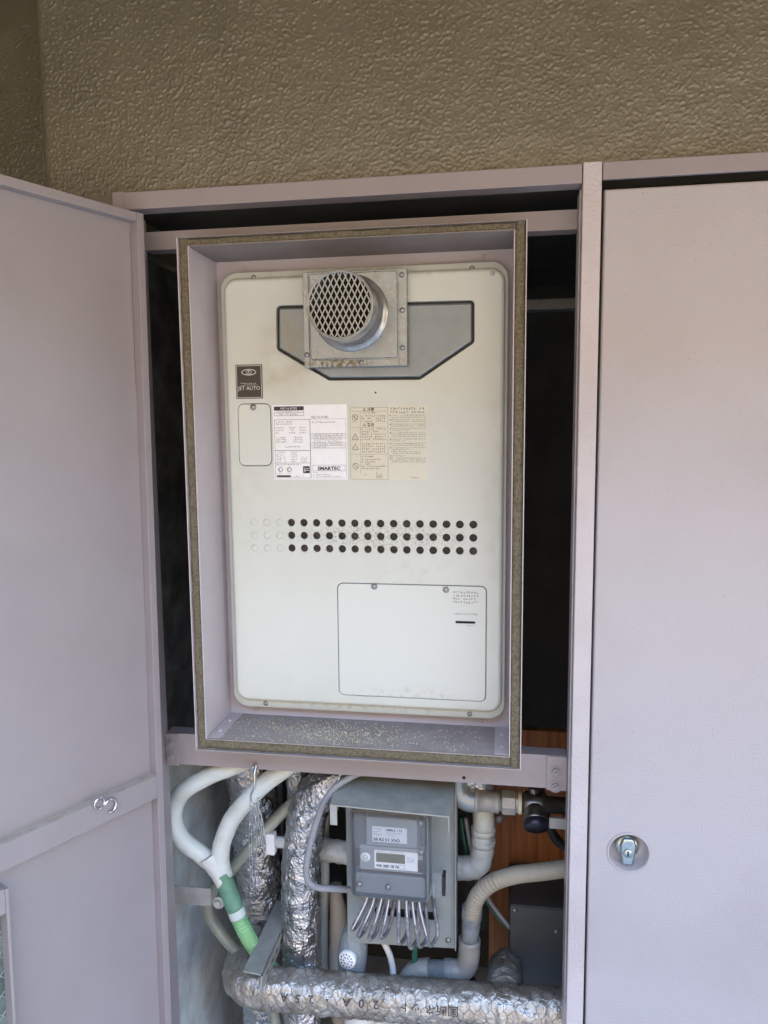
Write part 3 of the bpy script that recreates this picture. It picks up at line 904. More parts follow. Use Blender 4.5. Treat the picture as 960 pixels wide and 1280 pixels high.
b = MB().lathe((CX, 0.055, CZ), (0, -1, 0), [(0.0476, 0), (0.0476, 0.001)], 32); b.build('pipe_inside', 'dark', ex)
b = MB()
GY = -0.0185; RG = 0.0482
mx_, mz_ = 0.0088, 0.0176
def clip(p, d):
    pc = p.dot(d); disc = pc * pc - (p.length_squared - RG * RG)
    if disc <= 0: return None
    return p + d * (-pc - math.sqrt(disc)), p + d * (-pc + math.sqrt(disc))
for sgn in (1, -1):
    d = Vector((mx_, sgn * mz_)).normalized()
    nrm = Vector((-d.y, d.x))
    step = mx_ * abs(nrm.x)
    for k in range(-12, 13):
        seg = clip(nrm * step * (k + 0.3), d)
        if not seg: continue
        a, c = seg
        h = nrm * 0.00085
        yo = GY + (0.0005 if sgn > 0 else 0.0)
        q = [(CX + a.x - h.x, yo, CZ + a.y - h.y), (CX + c.x - h.x, yo, CZ + c.y - h.y), (CX + c.x + h.x, yo, CZ + c.y + h.y), (CX + a.x + h.x, yo, CZ + a.y + h.y)]
        b.add(q + [(p[0], p[1] + 0.0014, p[2]) for p in q], [(0, 1, 2, 3), (7, 6, 5, 4), (0, 4, 5, 1), (2, 6, 7, 3)])
b.lathe((CX, -0.0165, CZ), (0, -1, 0), [(0.0480, 0), (0.0480, 0.0032), (0.0462, 0.0036), (0.0462, 0.0004)], 40, open=True)
b.build('grille', 'mesh_steel', ex)
for x, z in ((0.0712, 1.7271), (0.0708, 1.6700), (0.0059, 1.6488), (-0.0815, 1.6628), (0.0708, 1.7800)):
    place('screw', SCREW, (x, 0.0615, z), ex, random.random())

# ------------------------------------------------------------------ left door, swung open
ldo = thing('cabinet_door', (0, 0, 0), 'open lilac steel door on the left with mid rail and small glass window', 'door')
D = Vector((-0.4452, -0.8954, 0))
Zd = (Vector((0, 0, 1)) - D * 0.0105).normalized()
Nd = Zd.cross(D).normalized()
D2 = Nd.cross(Zd)
mw = Matrix((D2, Nd, Zd)).transposed().to_4x4()
hinge = Vector((-0.3262, 0.020, 1.8787))
mw.translation = hinge - Zd * 1.8787
ldo.matrix_world = mw
DW = 0.655
def ld(b, name, m='paint', parent=None):
    return b.build(name, m, parent or ldo, local=True)
ld(MB().box(0.0005, DW, -0.0180, -0.0165, 0.05, 1.8785), 'panel', 'paint')
ld(MB().box(0.0130, DW - 0.013, -0.0165, 0.0, 1.8655, 1.8790, 0.001), 'top_rail')
ld(MB().box(0.0, 0.0125, -0.0164, 0.0, 0.05, 1.8795, 0.001), 'stile')
ld(MB().box(DW - 0.0125, DW, -0.0164, 0.0, 0.05, 1.8795, 0.001), 'stile')
ld(MB().box(0.0130, DW - 0.013, -0.0165, 0.0005, 0.9385, 0.9775, 0.001), 'mid_rail')
ld(MB().box(0.0130, DW - 0.013, -0.0163, -0.0008, 0.9776, 0.9780), 'ledge', 'dusty_ledge')
ld(MB().box(0.0130, DW - 0.013, -0.0165, 0.0, 0.05, 0.064, 0.001), 'bottom_rail')
ld(MB().box(0.0128, 0.0142, -0.0150, -0.003, 1.62, 1.852), 'hinge_leaf', 'paint')
# window
b = MB()
wx0, wx1, wz0, wz1 = 0.2700, 0.56, 0.30, 0.9180
b.box(wx0, wx0 + 0.0045, -0.0165, 0.010, wz0, wz1, 0.0008).box(wx1 - 0.0045, wx1, -0.0165, 0.010, wz0, wz1, 0.0008)
b.box(wx0 + 0.0045, wx1 - 0.0045, -0.0165, 0.008, wz1 - 0.036, wz1, 0.0008).box(wx0 + 0.0045, wx1 - 0.0045, -0.0165, 0.008, wz0, wz0 + 0.03, 0.0008)
wf = ld(b, 'window')
ld(MB().box(wx0 + 0.0045, wx1 - 0.0045, -0.016, -0.008, wz0 + 0.03, wz1 - 0.036), 'pane', 'glass', wf)
b = MB()
for k in range(-14, 30):
    for sg in (1, -1):
        x0 = wx0 + 0.005; x1 = wx1 - 0.005
        zc = wz0 + 0.03 + k * 0.03
        za, zb = (zc, zc + (x1 - x0)) if sg > 0 else (zc + (x1 - x0), zc)
        lo, hi = wz0 + 0.031, wz1 - 0.037
        ta = [0, 1]
        def cl(t): return za + (zb - za) * t
        # clip
        t0, t1 = 0.0, 1.0
        for lim, s_ in ((lo, 1), (hi, -1)):
            fa, fb = s_ * (za - lim), s_ * (zb - lim)
            if fa < 0 and fb < 0: t0, t1 = 1, 0
            elif fa < 0: t0 = max(t0, fa / (fa - fb))
            elif fb < 0: t1 = min(t1, fa / (fa - fb))
        if t0 >= t1: continue
        b.tube([(x0 + (x1 - x0) * t0, -0.0078, cl(t0)), (x0 + (x1 - x0) * t1, -0.0078, cl(t1))], 0.0006, 5, cap=False)
ld(b, 'wire_grid', 'galv', wf)

# the small hook on the mid rail: two joined rings of bent wire
loc = lambda s, z, o: mw @ Vector((s, o, z))
b = MB()
pts = []
for k in range(15):
    a = R(-40 + k * 23.5)
    pts.append(loc(0.1225 - 0.0085 * math.cos(a), 0.9765 + 0.0085 * math.sin(a), 0.0045))
b.tube(smooth_path(pts, 3), 0.0019, 8)
pts = []
for k in range(13):
    a = R(155 - k * 22)
    pts.append(loc(0.1045 - 0.0105 * math.cos(a), 0.9650 + 0.0105 * math.sin(a), 0.0050))
b.tube(smooth_path(pts, 3), 0.0021, 8)
tag(b.build('wire_hook', 'hookmat'), 'bent white wire hook hanging from the mid rail of the open door', 'hook')

# ------------------------------------------------------------------ right door, closed
rdo = thing('cabinet_door', (0.72, 0.04, 0.03), 'closed lilac steel door on the right with round recessed latch', 'door')
dl = [(0.3650, 0.03), (1.10, 0.03), (1.10, 1.8797), (0.3650, 1.8797)]
LC = (0.4245, 0.8886)
b = MB()
LR = 0.0335
b.sheet(inset(dl, 0.003), [circle(LC[0], LC[1], LR, 40)], 0.030)
b.loft([[(p[0], y, p[1]) for p in inset(dl, d)] for d, y in ((0, 0.062), (0, 0.033), (0.0009, 0.0309), (0.003, 0.030))])
rd = b.build('panel', 'door_paint', rdo)
b = MB().lathe((LC[0], 0.030, LC[1]), (0, -1, 0), [(LR, 0), (LR - 0.0006, 0.0016), (LR - 0.002, 0.0022), (LR - 0.0034, 0.0018), (LR - 0.0042, -0.001), (0.0275, -0.018), (0.0240, -0.0215), (0.0, -0.022)], 40, open=True)
la = b.build('latch', 'door_paint', rdo)
lev = rpoly([(LC[0] - 0.0085, LC[1] - 0.0250), (LC[0] + 0.0085, LC[1] - 0.0250), (LC[0] + 0.0125, LC[1] + 0.006), (LC[0] + 0.0085, LC[1] + 0.0195), (LC[0] - 0.0085, LC[1] + 0.0195), (LC[0] - 0.0125, LC[1] + 0.006)], 0.007, 5)
b = MB().pillow(lev, 0.0345, 0.010, 0.004, 5)
b.lathe((LC[0] - 0.0005, 0.0350, LC[1] - 0.0035), (0, -1, 0), [(0.0072, 0), (0.0068, 0.0022), (0.0055, 0.0028), (0.0, 0.0028)], 20)
b.lathe((LC[0] - 0.0008, 0.0500, LC[1] + 0.0035), (0, -1, 0), [(0.0178, 0), (0.0178, 0.0080), (0.0162, 0.0100), (0.0, 0.0100)], 28)
b.build('lever', 'chrome', la)
MB().box(LC[0] - 0.0017, LC[0] + 0.0004, 0.0315, 0.0325, LC[1] - 0.0075, LC[1] + 0.0005).build('keyhole', 'dark', la)

# ------------------------------------------------------------------ things in the lower bay
def foil_tube(pts, r, jit=0.0022, js=55, seg=30, step=0.0045, sub=10):
    return MB().tube(smooth_path(pts, sub), r, seg, jit, js, step)

tag(MB().box(0.2055, 0.75, 0.405, 0.425, 0.05, 0.922).build('plywood_board', 'wood'), 'reddish brown plywood board on the back wall at the lower right', 'board')
tag(MB().lathe((0.2250, 0.404, 0.735), (0, -1, 0), [(0.016, 0), (0.015, 0.004), (0.010, 0.006), (0.009, 0.02), (0.005, 0.022), (0, 0.022)], 16).build('pipe_stud', 'galv'),
    'small round metal stud fixed on the plywood beside the white pipe', 'stud')

gb = thing('junction_box', (0.34, 0.31, 0.30), 'dark grey steel box with sloping top at the lower right by the post', 'box')
b = MB().box(0.247, 0.46, 0.25, 0.39, 0.30, 0.638, 0.003); b.build('body', 'grey_box', gb)
MB().box(0.2475, 0.46, 0.2465, 0.2495, 0.31, 0.6365, 0.001).build('front_cover', 'grey_box', gb)
place('screw', SCREW, (0.256, 0.2464, 0.6290), gb); place('screw', SCREW, (0.334, 0.2464, 0.593), gb)

tag(MB().box(0.10, 0.75, 0.56, 0.60, 1.796, 1.818, 0.002).build('shaft_bar', 'galv'), 'faint horizontal steel bar in the dark gap right of the surround box', 'bar')
# far foil-wrapped pipe
tag(foil_tube([(-0.320, 0.325, 1.3), (-0.308, 0.325, 1.0), (-0.300, 0.322, 0.877), (-0.283, 0.32, 0.773), (-0.279, 0.32, 0.667), (-0.275, 0.32, 0.559), (-0.271, 0.32, 0.449), (-0.271, 0.32, 0.03)], 0.0490, 0.006, 34).build('foil_pipe', 'foil'),
    'thick foil wrapped pipe farthest back, behind the hanging chain', 'pipe')
tag(foil_tube([(-0.172, 0.275, 1.3), (-0.173, 0.275, 0.90), (-0.176, 0.275, 0.77), (-0.177, 0.28, 0.03)], 0.021, 0.0022, 60, 20).build('foil_pipe', 'foil'),
    'thin foil wrapped pipe partly hidden behind the printed upright foil pipe', 'pipe')
# near foil-wrapped pipe with printed lettering
vp = thing('foil_pipe', (-0.158, 0.215, 0.03), 'upright foil wrapped pipe with printed characters, bending right under the rail', 'pipe')
VX, VY, VR = -0.1577, 0.215, 0.0375
vpath = [(0.20, 0.235, 0.905), (0.10, 0.23, 0.905), (0.02, 0.225, 0.903), (-0.030, 0.222, 0.900), (-0.075, 0.218, 0.888), (-0.112, 0.215, 0.862), (-0.135, 0.215, 0.82), (-0.147, 0.215, 0.765), (-0.153, 0.215, 0.7227), (-0.1568, 0.215, 0.6227), (-0.1577, 0.215, 0.5043), (-0.158, 0.215, 0.349), (-0.158, 0.215, 0.03)]
foil_tube(vpath, VR, 0.0040, 42, 36).build('wrapping', 'foil', vp)
# overlapping flap of the wrapping: a lapped seam down the front
b = MB(); loops = []
for k in range(60):
    z = 0.49 + 0.33 * k / 59
    xx = -0.1577 + max(0, z - 0.62) * 0.055
    row = []
    for q in range(8):
        a = 0.42 + 0.10 * noise.noise(Vector((0, 0, z * 18))) + q * 0.11
        rr = VR + 0.0044 - 0.0002 * q + 0.0022 * noise.noise(Vector((a * 2, z * 60, 2)))
        row.append((xx + math.sin(a) * rr, VY - math.cos(a) * rr, z))
    loops.append(row)
b.loft(loops, close=False)
b.recalc = False
b.build('lapped_seam', 'foil', vp)

def cyl_text(body, size, axis_o, axis_d, r, rot, ang0, s0, b):
    """print text round a cylinder: text x runs along the axis (rot 0) or reversed"""
    ax = Vector(axis_d).normalized()
    front = Vector((0, -1, 0)); front = (front - ax * front.dot(ax)).normalized()
    side = ax.cross(front)      # horizontal axis: points up or down
    for q, fs in text_polys(body, size, 'CENTER', 0.0004):
        vs = []
        for p in q:
            s, v = (p[0], p[1] - size * 0.35)
            if rot: s, v = -s, -v
            a = ang0 + v / r
            vs.append(Vector(axis_o) + ax * (s0 + s) + (front * math.cos(a) + side * math.sin(a)) * r)
        b.add(vs, fs)

b = MB()
for i, ch in enumerate('国断ツト'):
    pass
# upright characters set on the front of the vertical pipe
def vert_text(chars, x_ang, z_top, size, b, r=VR + 0.0058):
    z = z_top
    for ch in chars:
        for q, fs in text_polys(ch, size, 'CENTER', 0.0003):
            vs = []
            for p in q:
                a = x_ang + p[0] / r
                vs.append((VX + 0.001 + math.sin(a) * r, VY - math.cos(a) * r, z + p[1] - size * 0.8))
            b.add(vs, fs)
        z -= size * 1.08
vert_text('ト水断', -0.22, 0.655, 0.017, b)
vert_text('トツト断国', 0.74, 0.650, 0.0165, b)
b.recalc = False
tag(b.build('print', 'ink', vp), kind='stuff')

# horizontal foil-wrapped pipe with wire netting
hp = thing('netted_pipe', (0.03, 0.135, 0.47), 'foil wrapped pipe under hexagonal wire netting running across the bottom', 'pipe')
random.seed(11)
hpath = [(0.62, 0.135, 0.533), (0.40, 0.135, 0.5245), (0.1942, 0.135, 0.5165), (0.0494, 0.135, 0.511), (-0.1005, 0.135, 0.506), (-0.190, 0.135, 0.5035), (-0.226, 0.137, 0.5025), (-0.250, 0.148, 0.501), (-0.266, 0.172, 0.499), (-0.272, 0.205, 0.497), (-0.274, 0.27, 0.493)]
foil_tube(hpath, 0.0360, 0.0034, 62, 40).build('wrapping', 'foil_dull', hp)
# netting: hexagons rolled round the straight run
b = MB()
A0, A1 = Vector((-0.212, 0.135, 0.5025)), Vector((0.50, 0.135, 0.5285))
ax = (A1 - A0).normalized(); fr = Vector((0, -1, 0)); upv = ax.cross(fr); 
if upv.z < 0: upv = -upv
RN = 0.0377
def roll(s, v):
    a = v / RN
    jr = 0.0012 * noise.noise(Vector((s * 50, v * 50, 0)))
    return A0 + ax * s + (fr * math.cos(a) + upv * math.sin(a)) * (RN + jr)
rows = 12; hh = 2 * math.pi * RN / rows; ww = 0.0190
Ln = (A1 - A0).length
def seg3(p, q):
    d = (q - p)
    if d.length < 1e-6: return
    d.normalize()
    mid = (p + q) / 2
    out = (mid - (A0 + ax * (mid - A0).dot(ax))).normalized()
    sd_ = d.cross(out).normalized(); r = 0.00033
    ring = [out * r * 1.2, sd_ * r - out * r * 0.6, -sd_ * r - out * r * 0.6]
    b.add([p + v for v in ring] + [q + v for v in ring], [(0, 1, 4, 3), (1, 2, 5, 4), (2, 0, 3, 5)], True)
def node(i, j, k):
    # foot (k = 0) and head (k = 1) of the twisted upright of cell (i, j)
    jj = j % rows
    s = (i + 0.5 * (j % 2)) * ww + noise.noise(Vector((i * 1.7 + k, jj * 2.3, 0.5))) * 0.0040
    v = (j + 0.52 * k) * hh + noise.noise(Vector((i * 2.1, jj * 1.3 + k, 4.5))) * 0.0034
    return roll(s, v)
for j in range(rows):
    for i in range(int(Ln / ww)):
        t = node(i, j, 1)
        seg3(node(i, j, 0), t)
        o = j % 2
        seg3(t, node(i + o, j + 1, 0))
        seg3(t, node(i + o - 1, j + 1, 0))
ob = b.build('wire_netting', 'wire', hp)
tag(ob, kind='stuff')
b = MB(); b.recalc = False
AO = Vector((0, 0.135, 0.5095)); AD = Vector((0.7, 0, 0.0256))
rt = 0.0395
for body, s, size in (('2', -0.108, 0.0215), ('5', -0.1335, 0.0215), ('A', -0.159, 0.0215), ('-', -0.078, 0.02), ('2', 0.011, 0.0215), ('0', -0.0155, 0.0215), ('A', -0.043, 0.0215), ('ット', 0.072, 0.0195), ('国断ネ', 0.128, 0.0195)):
    adn = AD.normalized()
    for q, fs in text_polys(body, size * 0.92, 'CENTER', 0.0):
        vs = []
        for p in q:
            sx = -(p[0]) * 1.15; v = -(p[1] - size * 0.35)
            a = v / rt + 0.36
            vs.append(AO + adn * (s + sx) + (Vector((0, -1, 0)) * math.cos(a) + Vector((0, 0, 1)) * math.sin(a)) * rt)
        b.add(vs, fs)
tag(b.build('print', 'ink', hp), kind='stuff')
tag(foil_tube([(0.242, 0.28, 0.40), (0.242, 0.275, 0.47), (0.241, 0.255, 0.503), (0.240, 0.215, 0.518), (0.240, 0.165, 0.522)], 0.0310, 0.0055, 60, 26).build('foil_pipe', 'foil_dull'),
    'dull foil wrapped stub behind the right end of the netted pipe', 'pipe')

# white pipe pair joining in the green sleeve
hs = thing('drain_hose', (-0.28, 0.12, 0.56), 'white insulated pipe pair joining into a green ribbed hose at the left', 'hose')
w1 = [(-0.10, 0.16, 0.985), (-0.19, 0.14, 0.962), (-0.252, 0.12, 0.942), (-0.312, 0.115, 0.915), (-0.352, 0.115, 0.882), (-0.3655, 0.115, 0.842), (-0.352, 0.115, 0.800), (-0.315, 0.118, 0.770), (-0.292, 0.12, 0.750), (-0.276, 0.12, 0.728)]
w2 = [(-0.05, 0.15, 0.99), (-0.115, 0.14, 0.965), (-0.170, 0.128, 0.930), (-0.213, 0.12, 0.893), (-0.252, 0.118, 0.846), (-0.273, 0.118, 0.800), (-0.280, 0.12, 0.760), (-0.274, 0.12, 0.728)]
MB().tube(smooth_path(w1, 10), 0.0163, 20, 0.0008, 40, 0.005).build('white_pipe', 'white_pipe', hs)
MB().tube(smooth_path(w2, 10), 0.0163, 20, 0.0008, 40, 0.005).build('white_pipe', 'white_pipe', hs)
MB().tube(smooth_path([(-0.300, 0.118, 0.772), (-0.288, 0.118, 0.752), (-0.276, 0.118, 0.726), (-0.270, 0.118, 0.715)], 8), 0.0200, 20, 0.0016, 70, 0.003, rfun=lambda s, q: 0.0212 - 0.0064 * q).build('tape_wrap', 'tape', hs)
MB().tube(smooth_path([(-0.278, 0.118, 0.738), (-0.262, 0.118, 0.693), (-0.253, 0.118, 0.670)], 8), 0.0162, 24, 0.0004, 60, 0.004).build('sleeve', 'green', hs)
MB().tube(smooth_path([(-0.254, 0.118, 0.672), (-0.248, 0.118, 0.654)], 4), 0.0160, 20).build('clamp', 'clamp', hs)
def rib(s, q): return 0.0130 + 0.0018 * math.cos(2 * math.pi * s / 0.0066)
MB().tube(smooth_path([(-0.249, 0.118, 0.656), (-0.243, 0.125, 0.630), (-0.240, 0.15, 0.586), (-0.226, 0.17, 0.54), (-0.215, 0.20, 0.49)], 10), 0.017, 20, step=0.0011, rfun=rib).build('ribbed_hose', 'light_green', hs)

b = MB().tube(smooth_path([(-0.05, 0.26, 0.91), (-0.105, 0.24, 0.875), (-0.160, 0.23, 0.835), (-0.222, 0.20, 0.775), (-0.285, 0.19, 0.700), (-0.325, 0.185, 0.650), (-0.335, 0.185, 0.605), (-0.303, 0.19, 0.550), (-0.262, 0.20, 0.497), (-0.232, 0.21, 0.430), (-0.212, 0.21, 0.355), (-0.20, 0.21, 0.05)], 10), 0.0112, 16, step=0.006)
tag(b.build('cloudy_hose', 'clear_hose'), 'cloudy olive hose passing diagonally behind the green sleeve', 'hose')

# angle iron and strap on the side wall
def angle_iron(p0, p1, w1v, w2v, t=0.003):
    p0, p1, w1v, w2v = map(Vector, (p0, p1, w1v, w2v))
    d = (p1 - p0).normalized()
    b = MB()
    for wv, ov in ((w1v, w2v.normalized() * t), (w2v, w1v.normalized() * t)):
        q = [p0, p0 + wv, p1 + wv, p1]
        b.add(q + [v + ov for v in q], [(0, 1, 2, 3), (7, 6, 5, 4), (0, 4, 5, 1), (1, 5, 6, 2), (2, 6, 7, 3), (3, 7, 4, 0)])
    return b
ai = thing('angle_iron', (-0.17, 0.1, 0.57), 'slotted grey angle iron slanting in front of the upright foil pipe', 'bracket')
P0, P1 = Vector((-0.1930, 0.085, 0.5700)), Vector((-0.1870, 0.270, 0.5830))
angle_iron(P0, P1, (-0.0365, 0.000, 0.004), (-0.004, 0.000, -0.038)).build('angle_bar', 'galv', ai)
b = MB()
d = (P1 - P0)
nrm_ = Vector((-0.004, 0.000, -0.038)).normalized(); outn = d.normalized().cross(nrm_).normalized()
if outn.x < 0: outn = -outn
for k in range(6):
    c = P0 + d * (0.16 + 0.14 * k) + Vector((-0.004, 0.000, -0.038)) * 0.5 + outn * 0.0008
    e1 = d.normalized() * 0.006; e2 = nrm_ * 0.0028
    b.add([c - e1 - e2, c + e1 - e2, c + e1 + e2, c - e1 + e2], [(0, 1, 2, 3)])
b.build('slot', 'dark', ai)
wb = thing('wall_bracket', (-0.37, 0.11, 0.64), 'bent metal strap bracket on the concrete side wall near the green hose', 'bracket')
b = MB()
strip = [(-0.3985, 0.070, 0.640), (-0.3985, 0.098, 0.668), (-0.372, 0.112, 0.690), (-0.335, 0.112, 0.690), (-0.300, 0.112, 0.690)]
b.loft([[Vector(p) + Vector((0, 0, dz)) for p in strip] for dz in (0.017, -0.017)], smooth=False, close=False)
b.loft([[Vector(p) + Vector((0.002, 0.002, dz)) for p in strip] for dz in (0.017, -0.017)], smooth=False, close=False)
b.build('strap', 'galv', wb)
MB().lathe((-0.393, 0.0775, 0.650), (0.8, -0.5, 0), [(0.0045, 0), (0.0045, 0.002), (0, 0.002)], 10).build('hole', 'dark', wb)
MB().lathe((-0.282, 0.113, 0.683), (0, -1, 0.1), [(0.011, 0), (0.011, 0.004), (0.007, 0.005), (0.006, 0.011), (0, 0.011)], 12, smooth=False).build('nut', 'galv', wb)

# chain on its hook
ch = thing('hanging_chain', (-0.195, 0.073, 0.73), 'thin zinc chain hanging on an S hook from the lower rail', 'chain')
b = MB().tube(smooth_path([(-0.199, 0.071, 0.962), (-0.1935, 0.066, 0.969), (-0.192, 0.074, 0.9725), (-0.1915, 0.0775, 0.968), (-0.192, 0.070, 0.955), (-0.191, 0.066, 0.940), (-0.1945, 0.066, 0.928), (-0.1985, 0.067, 0.918), (-0.199, 0.068, 0.906), (-0.194, 0.068, 0.899), (-0.187, 0.068, 0.904), (-0.186, 0.068, 0.914)], 6), 0.0019, 8)
b.build('hook', 'chain', ch)
def links(pts, n):
    P = resample(smooth_path(pts, 12), 0.001)
    for k in range(n):
        i0 = int(k * (len(P) - 1) / n); i1 = int((k + 1) * (len(P) - 1) / n)
        a, c = P[i0], P[i1]
        d = (c - a); l = d.length * 0.5 + 0.0012; d.normalize()
        sdv = Vector((1, 0.3, 0)) if k % 2 else Vector((0.55, 1, 0))
        sdv = (sdv - d * sdv.dot(d)).normalized()
        m_ = (a + c) / 2
        hw = 0.0024
        ring = []
        for q in range(14):
            an = 2 * math.pi * q / 14
            ca, sa = math.cos(an), math.sin(an)
            ring.append(m_ + d * (l - hw + hw * abs(ca)) * (1 if ca > 0 else -1) * (1 if abs(ca) > 1e-6 else 0) + sdv * hw * sa)
        ring += ring[:1]
        MB().tube(ring, 0.00085, 5, cap=False).build('link', 'chain', ch)
links([(-0.1985, 0.068, 0.904), (-0.203, 0.070, 0.83), (-0.203, 0.071, 0.745)], 8)
links([(-0.193, 0.068, 0.902), (-0.1945, 0.071, 0.83), (-0.1935, 0.072, 0.735)], 8)
links([(-0.190, 0.068, 0.903), (-0.1815, 0.069, 0.872), (-0.1775, 0.069, 0.835), (-0.176, 0.069, 0.812), (-0.181, 0.069, 0.809), (-0.1845, 0.069, 0.83), (-0.188, 0.068, 0.868), (-0.194, 0.068, 0.900)], 10)

# white valve handle
vh = thing('valve_handle', (-0.2, 0.2, 0.73), 'small white tee shaped valve handle left of the upright foil pipe', 'valve')
MB().box(-0.2180, -0.1990, 0.190, 0.208, 0.733, 0.776, 0.003).build('tee', 'white_wire', vh)
MB().lathe((-0.1985, 0.199, 0.757), (1, 0, 0), [(0.0105, 0), (0.0105, 0.03), (0.012, 0.031), (0.012, 0.04)], 12).build('stem', 'white_wire', vh)

# grey cable
b = MB().tube(smooth_path([(0.03, 0.11, 0.975), (-0.038, 0.09, 0.945), (-0.068, 0.082, 0.915), (-0.090, 0.080, 0.86), (-0.1045, 0.080, 0.80), (-0.106, 0.083, 0.765), (-0.093, 0.09, 0.745), (-0.066, 0.11, 0.731), (-0.030, 0.16, 0.700), (-0.01, 0.176, 0.69)], 10), 0.0058, 12, step=0.004)
tag(b.build('grey_cable', 'grey_cable'), 'grey round cable curving from the rail down behind the electricity meter', 'cable')

# ------------------------------------------------------------------ meter board, hood and electricity meter
mb = thing('meter_board', (0.045, 0.18, 0.57), 'grey sheet steel meter board with a projecting rain hood', 'meter board')
BY = 0.180
bo = [(-0.056, 0.578), (0.147, 0.588), (0.147, 0.918), (-0.056, 0.918)]
sl_ = rrect(-0.004, 0.115, 0.639, 0.656, 0.008, 5)
b = MB().sheet(bo, [sl_], BY)
b.loft([[(p[0], y, p[1]) for p in bo] for y in (BY, BY + 0.002)])
b.loft([[(p[0], y, p[1]) for p in sl_] for y in (BY, BY + 0.002)])
b.box(0.1472, 0.1490, BY - 0.010, BY + 0.03, 0.590, 0.918)
b.build('plate', 'meter_board', mb)
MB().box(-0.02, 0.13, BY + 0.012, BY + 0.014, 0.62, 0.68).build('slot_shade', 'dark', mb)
b = MB()
hz = lambda x: 0.9225 - (x + 0.054) * 0.030
vs = []
xa, xb, ya, yb = -0.0545, 0.1455, 0.048, BY - 0.0005
q = [(xa, ya, hz(xa)), (xb, ya, hz(xb)), (xb, yb, hz(xb) + 0.012), (xa, yb, hz(xa) + 0.012)]
b.add(q + [(p[0], p[1], p[2] - 0.0022) for p in q], [(0, 1, 2, 3), (7, 6, 5, 4), (0, 4, 5, 1), (1, 5, 6, 2), (2, 6, 7, 3), (3, 7, 4, 0)])
b.box(xa + 0.0002, xa + 0.0022, ya + 0.0005, ya + 0.055, hz(xa) - 0.036, hz(xa) - 0.0025)
b.box(xa + 0.0024, xa + 0.012, ya + 0.0005, ya + 0.0022, hz(xa) - 0.036, hz(xa) - 0.0025)
b.box(xb - 0.0022, xb - 0.0002, ya + 0.0005, yb, hz(xb) - 0.028, hz(xb) - 0.0025)
b.build('hood', 'hood', mb)
place('screw', SCREW_BIG, (0.134, BY - 0.0002, 0.603), mb)

em = thing('electricity_meter', (0.037, 0.14, 0.727), 'grey electricity meter with clear cover, white stickers and small display', 'meter')
b = MB().box(-0.0270, 0.1010, 0.118, BY - 0.0008, 0.7290, 0.8860, 0.004); b.build('case', 'meter', em)
MB().box(-0.0262, -0.0075, 0.1120, 0.1179, 0.7760, 0.8780, 0.001).build('dark_strip', 'brown', em)  # brown strips carry the shade of the recess beside the inner module
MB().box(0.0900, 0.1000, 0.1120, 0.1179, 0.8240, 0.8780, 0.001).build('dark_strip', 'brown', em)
b = MB().pillow(rrect(-0.0040, 0.0870, 0.8235, 0.8760, 0.004), 0.1015, 0.0160, 0.003); b.build('radio_unit', 'meter_light', em)
ud = MB().box(0.0075, 0.0685, 0.1008, 0.1014, 0.8320, 0.8600).build('sticker', 'paper', em)
b = MB(); y = 0.1005
b.text('LMM-L / 15', 0.0062, 0.0310, 0.8530, y, bold=0.0002)
b.print_lines(0.0330, 0.0620, 0.8515, 0.8435, 2, y)
b.text('28 RS 51 XX2', 0.0072, 0.0092, 0.8342, y, sx=1.12, bold=0.0003)
b.print_lines(0.0100, 0.0270, 0.8580, 0.8430, 3, y, 1)
tag(b.build('print', 'ink', ud), kind='stuff')
b = MB().box(-0.0170, 0.0960, 0.1080, 0.1178, 0.7735, 0.8195, 0.002); b.build('front_plate', 'meter_light', em)
dl_ = MB().box(0.0100, 0.0860, 0.1070, 0.1078, 0.7790, 0.8135).build('dial_label', 'paper', em)
MB().box(0.0130, 0.0640, 0.1063, 0.1069, 0.7915, 0.8080).build('display', 'lcd', dl_)
b = MB(); y = 0.1066
b.print_lines(0.0130, 0.0640, 0.8125, 0.8090, 1, y, 1)
b.text('Wh 205 18 76', 0.0068, 0.0130, 0.7822, y, bold=0.0003)
b.frame_line(0.0530, 0.0640, 0.7810, 0.7890, y, 0.0005)
b.print_lines(0.0670, 0.0840, 0.8060, 0.7945, 3, y, 1)
tag(b.build('print', 'ink', dl_), kind='stuff')
b = MB().lathe((-0.0065, 0.1078, 0.7975), (0, -1, 0), [(0.0088, 0), (0.0088, 0.0004), (0, 0.0004)], 20); bd = b.build('seal_sticker', 'paper', em)
b = MB(); b.ring_line(-0.0065, 0.7975, 0.0042, 0.0009, 0.1072, 16); b.print_lines(-0.0095, -0.0035, 0.7995, 0.7960, 1, 0.1072, 1); tag(b.build('print', 'ink_soft', bd), kind='stuff')
MB().box(0.0865, 0.0955, 0.1070, 0.1078, 0.7775, 0.8000).build('side_window', 'brown', em)
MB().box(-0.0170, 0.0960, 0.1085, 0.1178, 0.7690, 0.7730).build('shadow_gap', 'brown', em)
b = MB().pillow(rrect(-0.0250, 0.1000, 0.7300, 0.7685, 0.005), 0.1060, 0.012, 0.003); b.build('terminal_cover', 'meter', em)
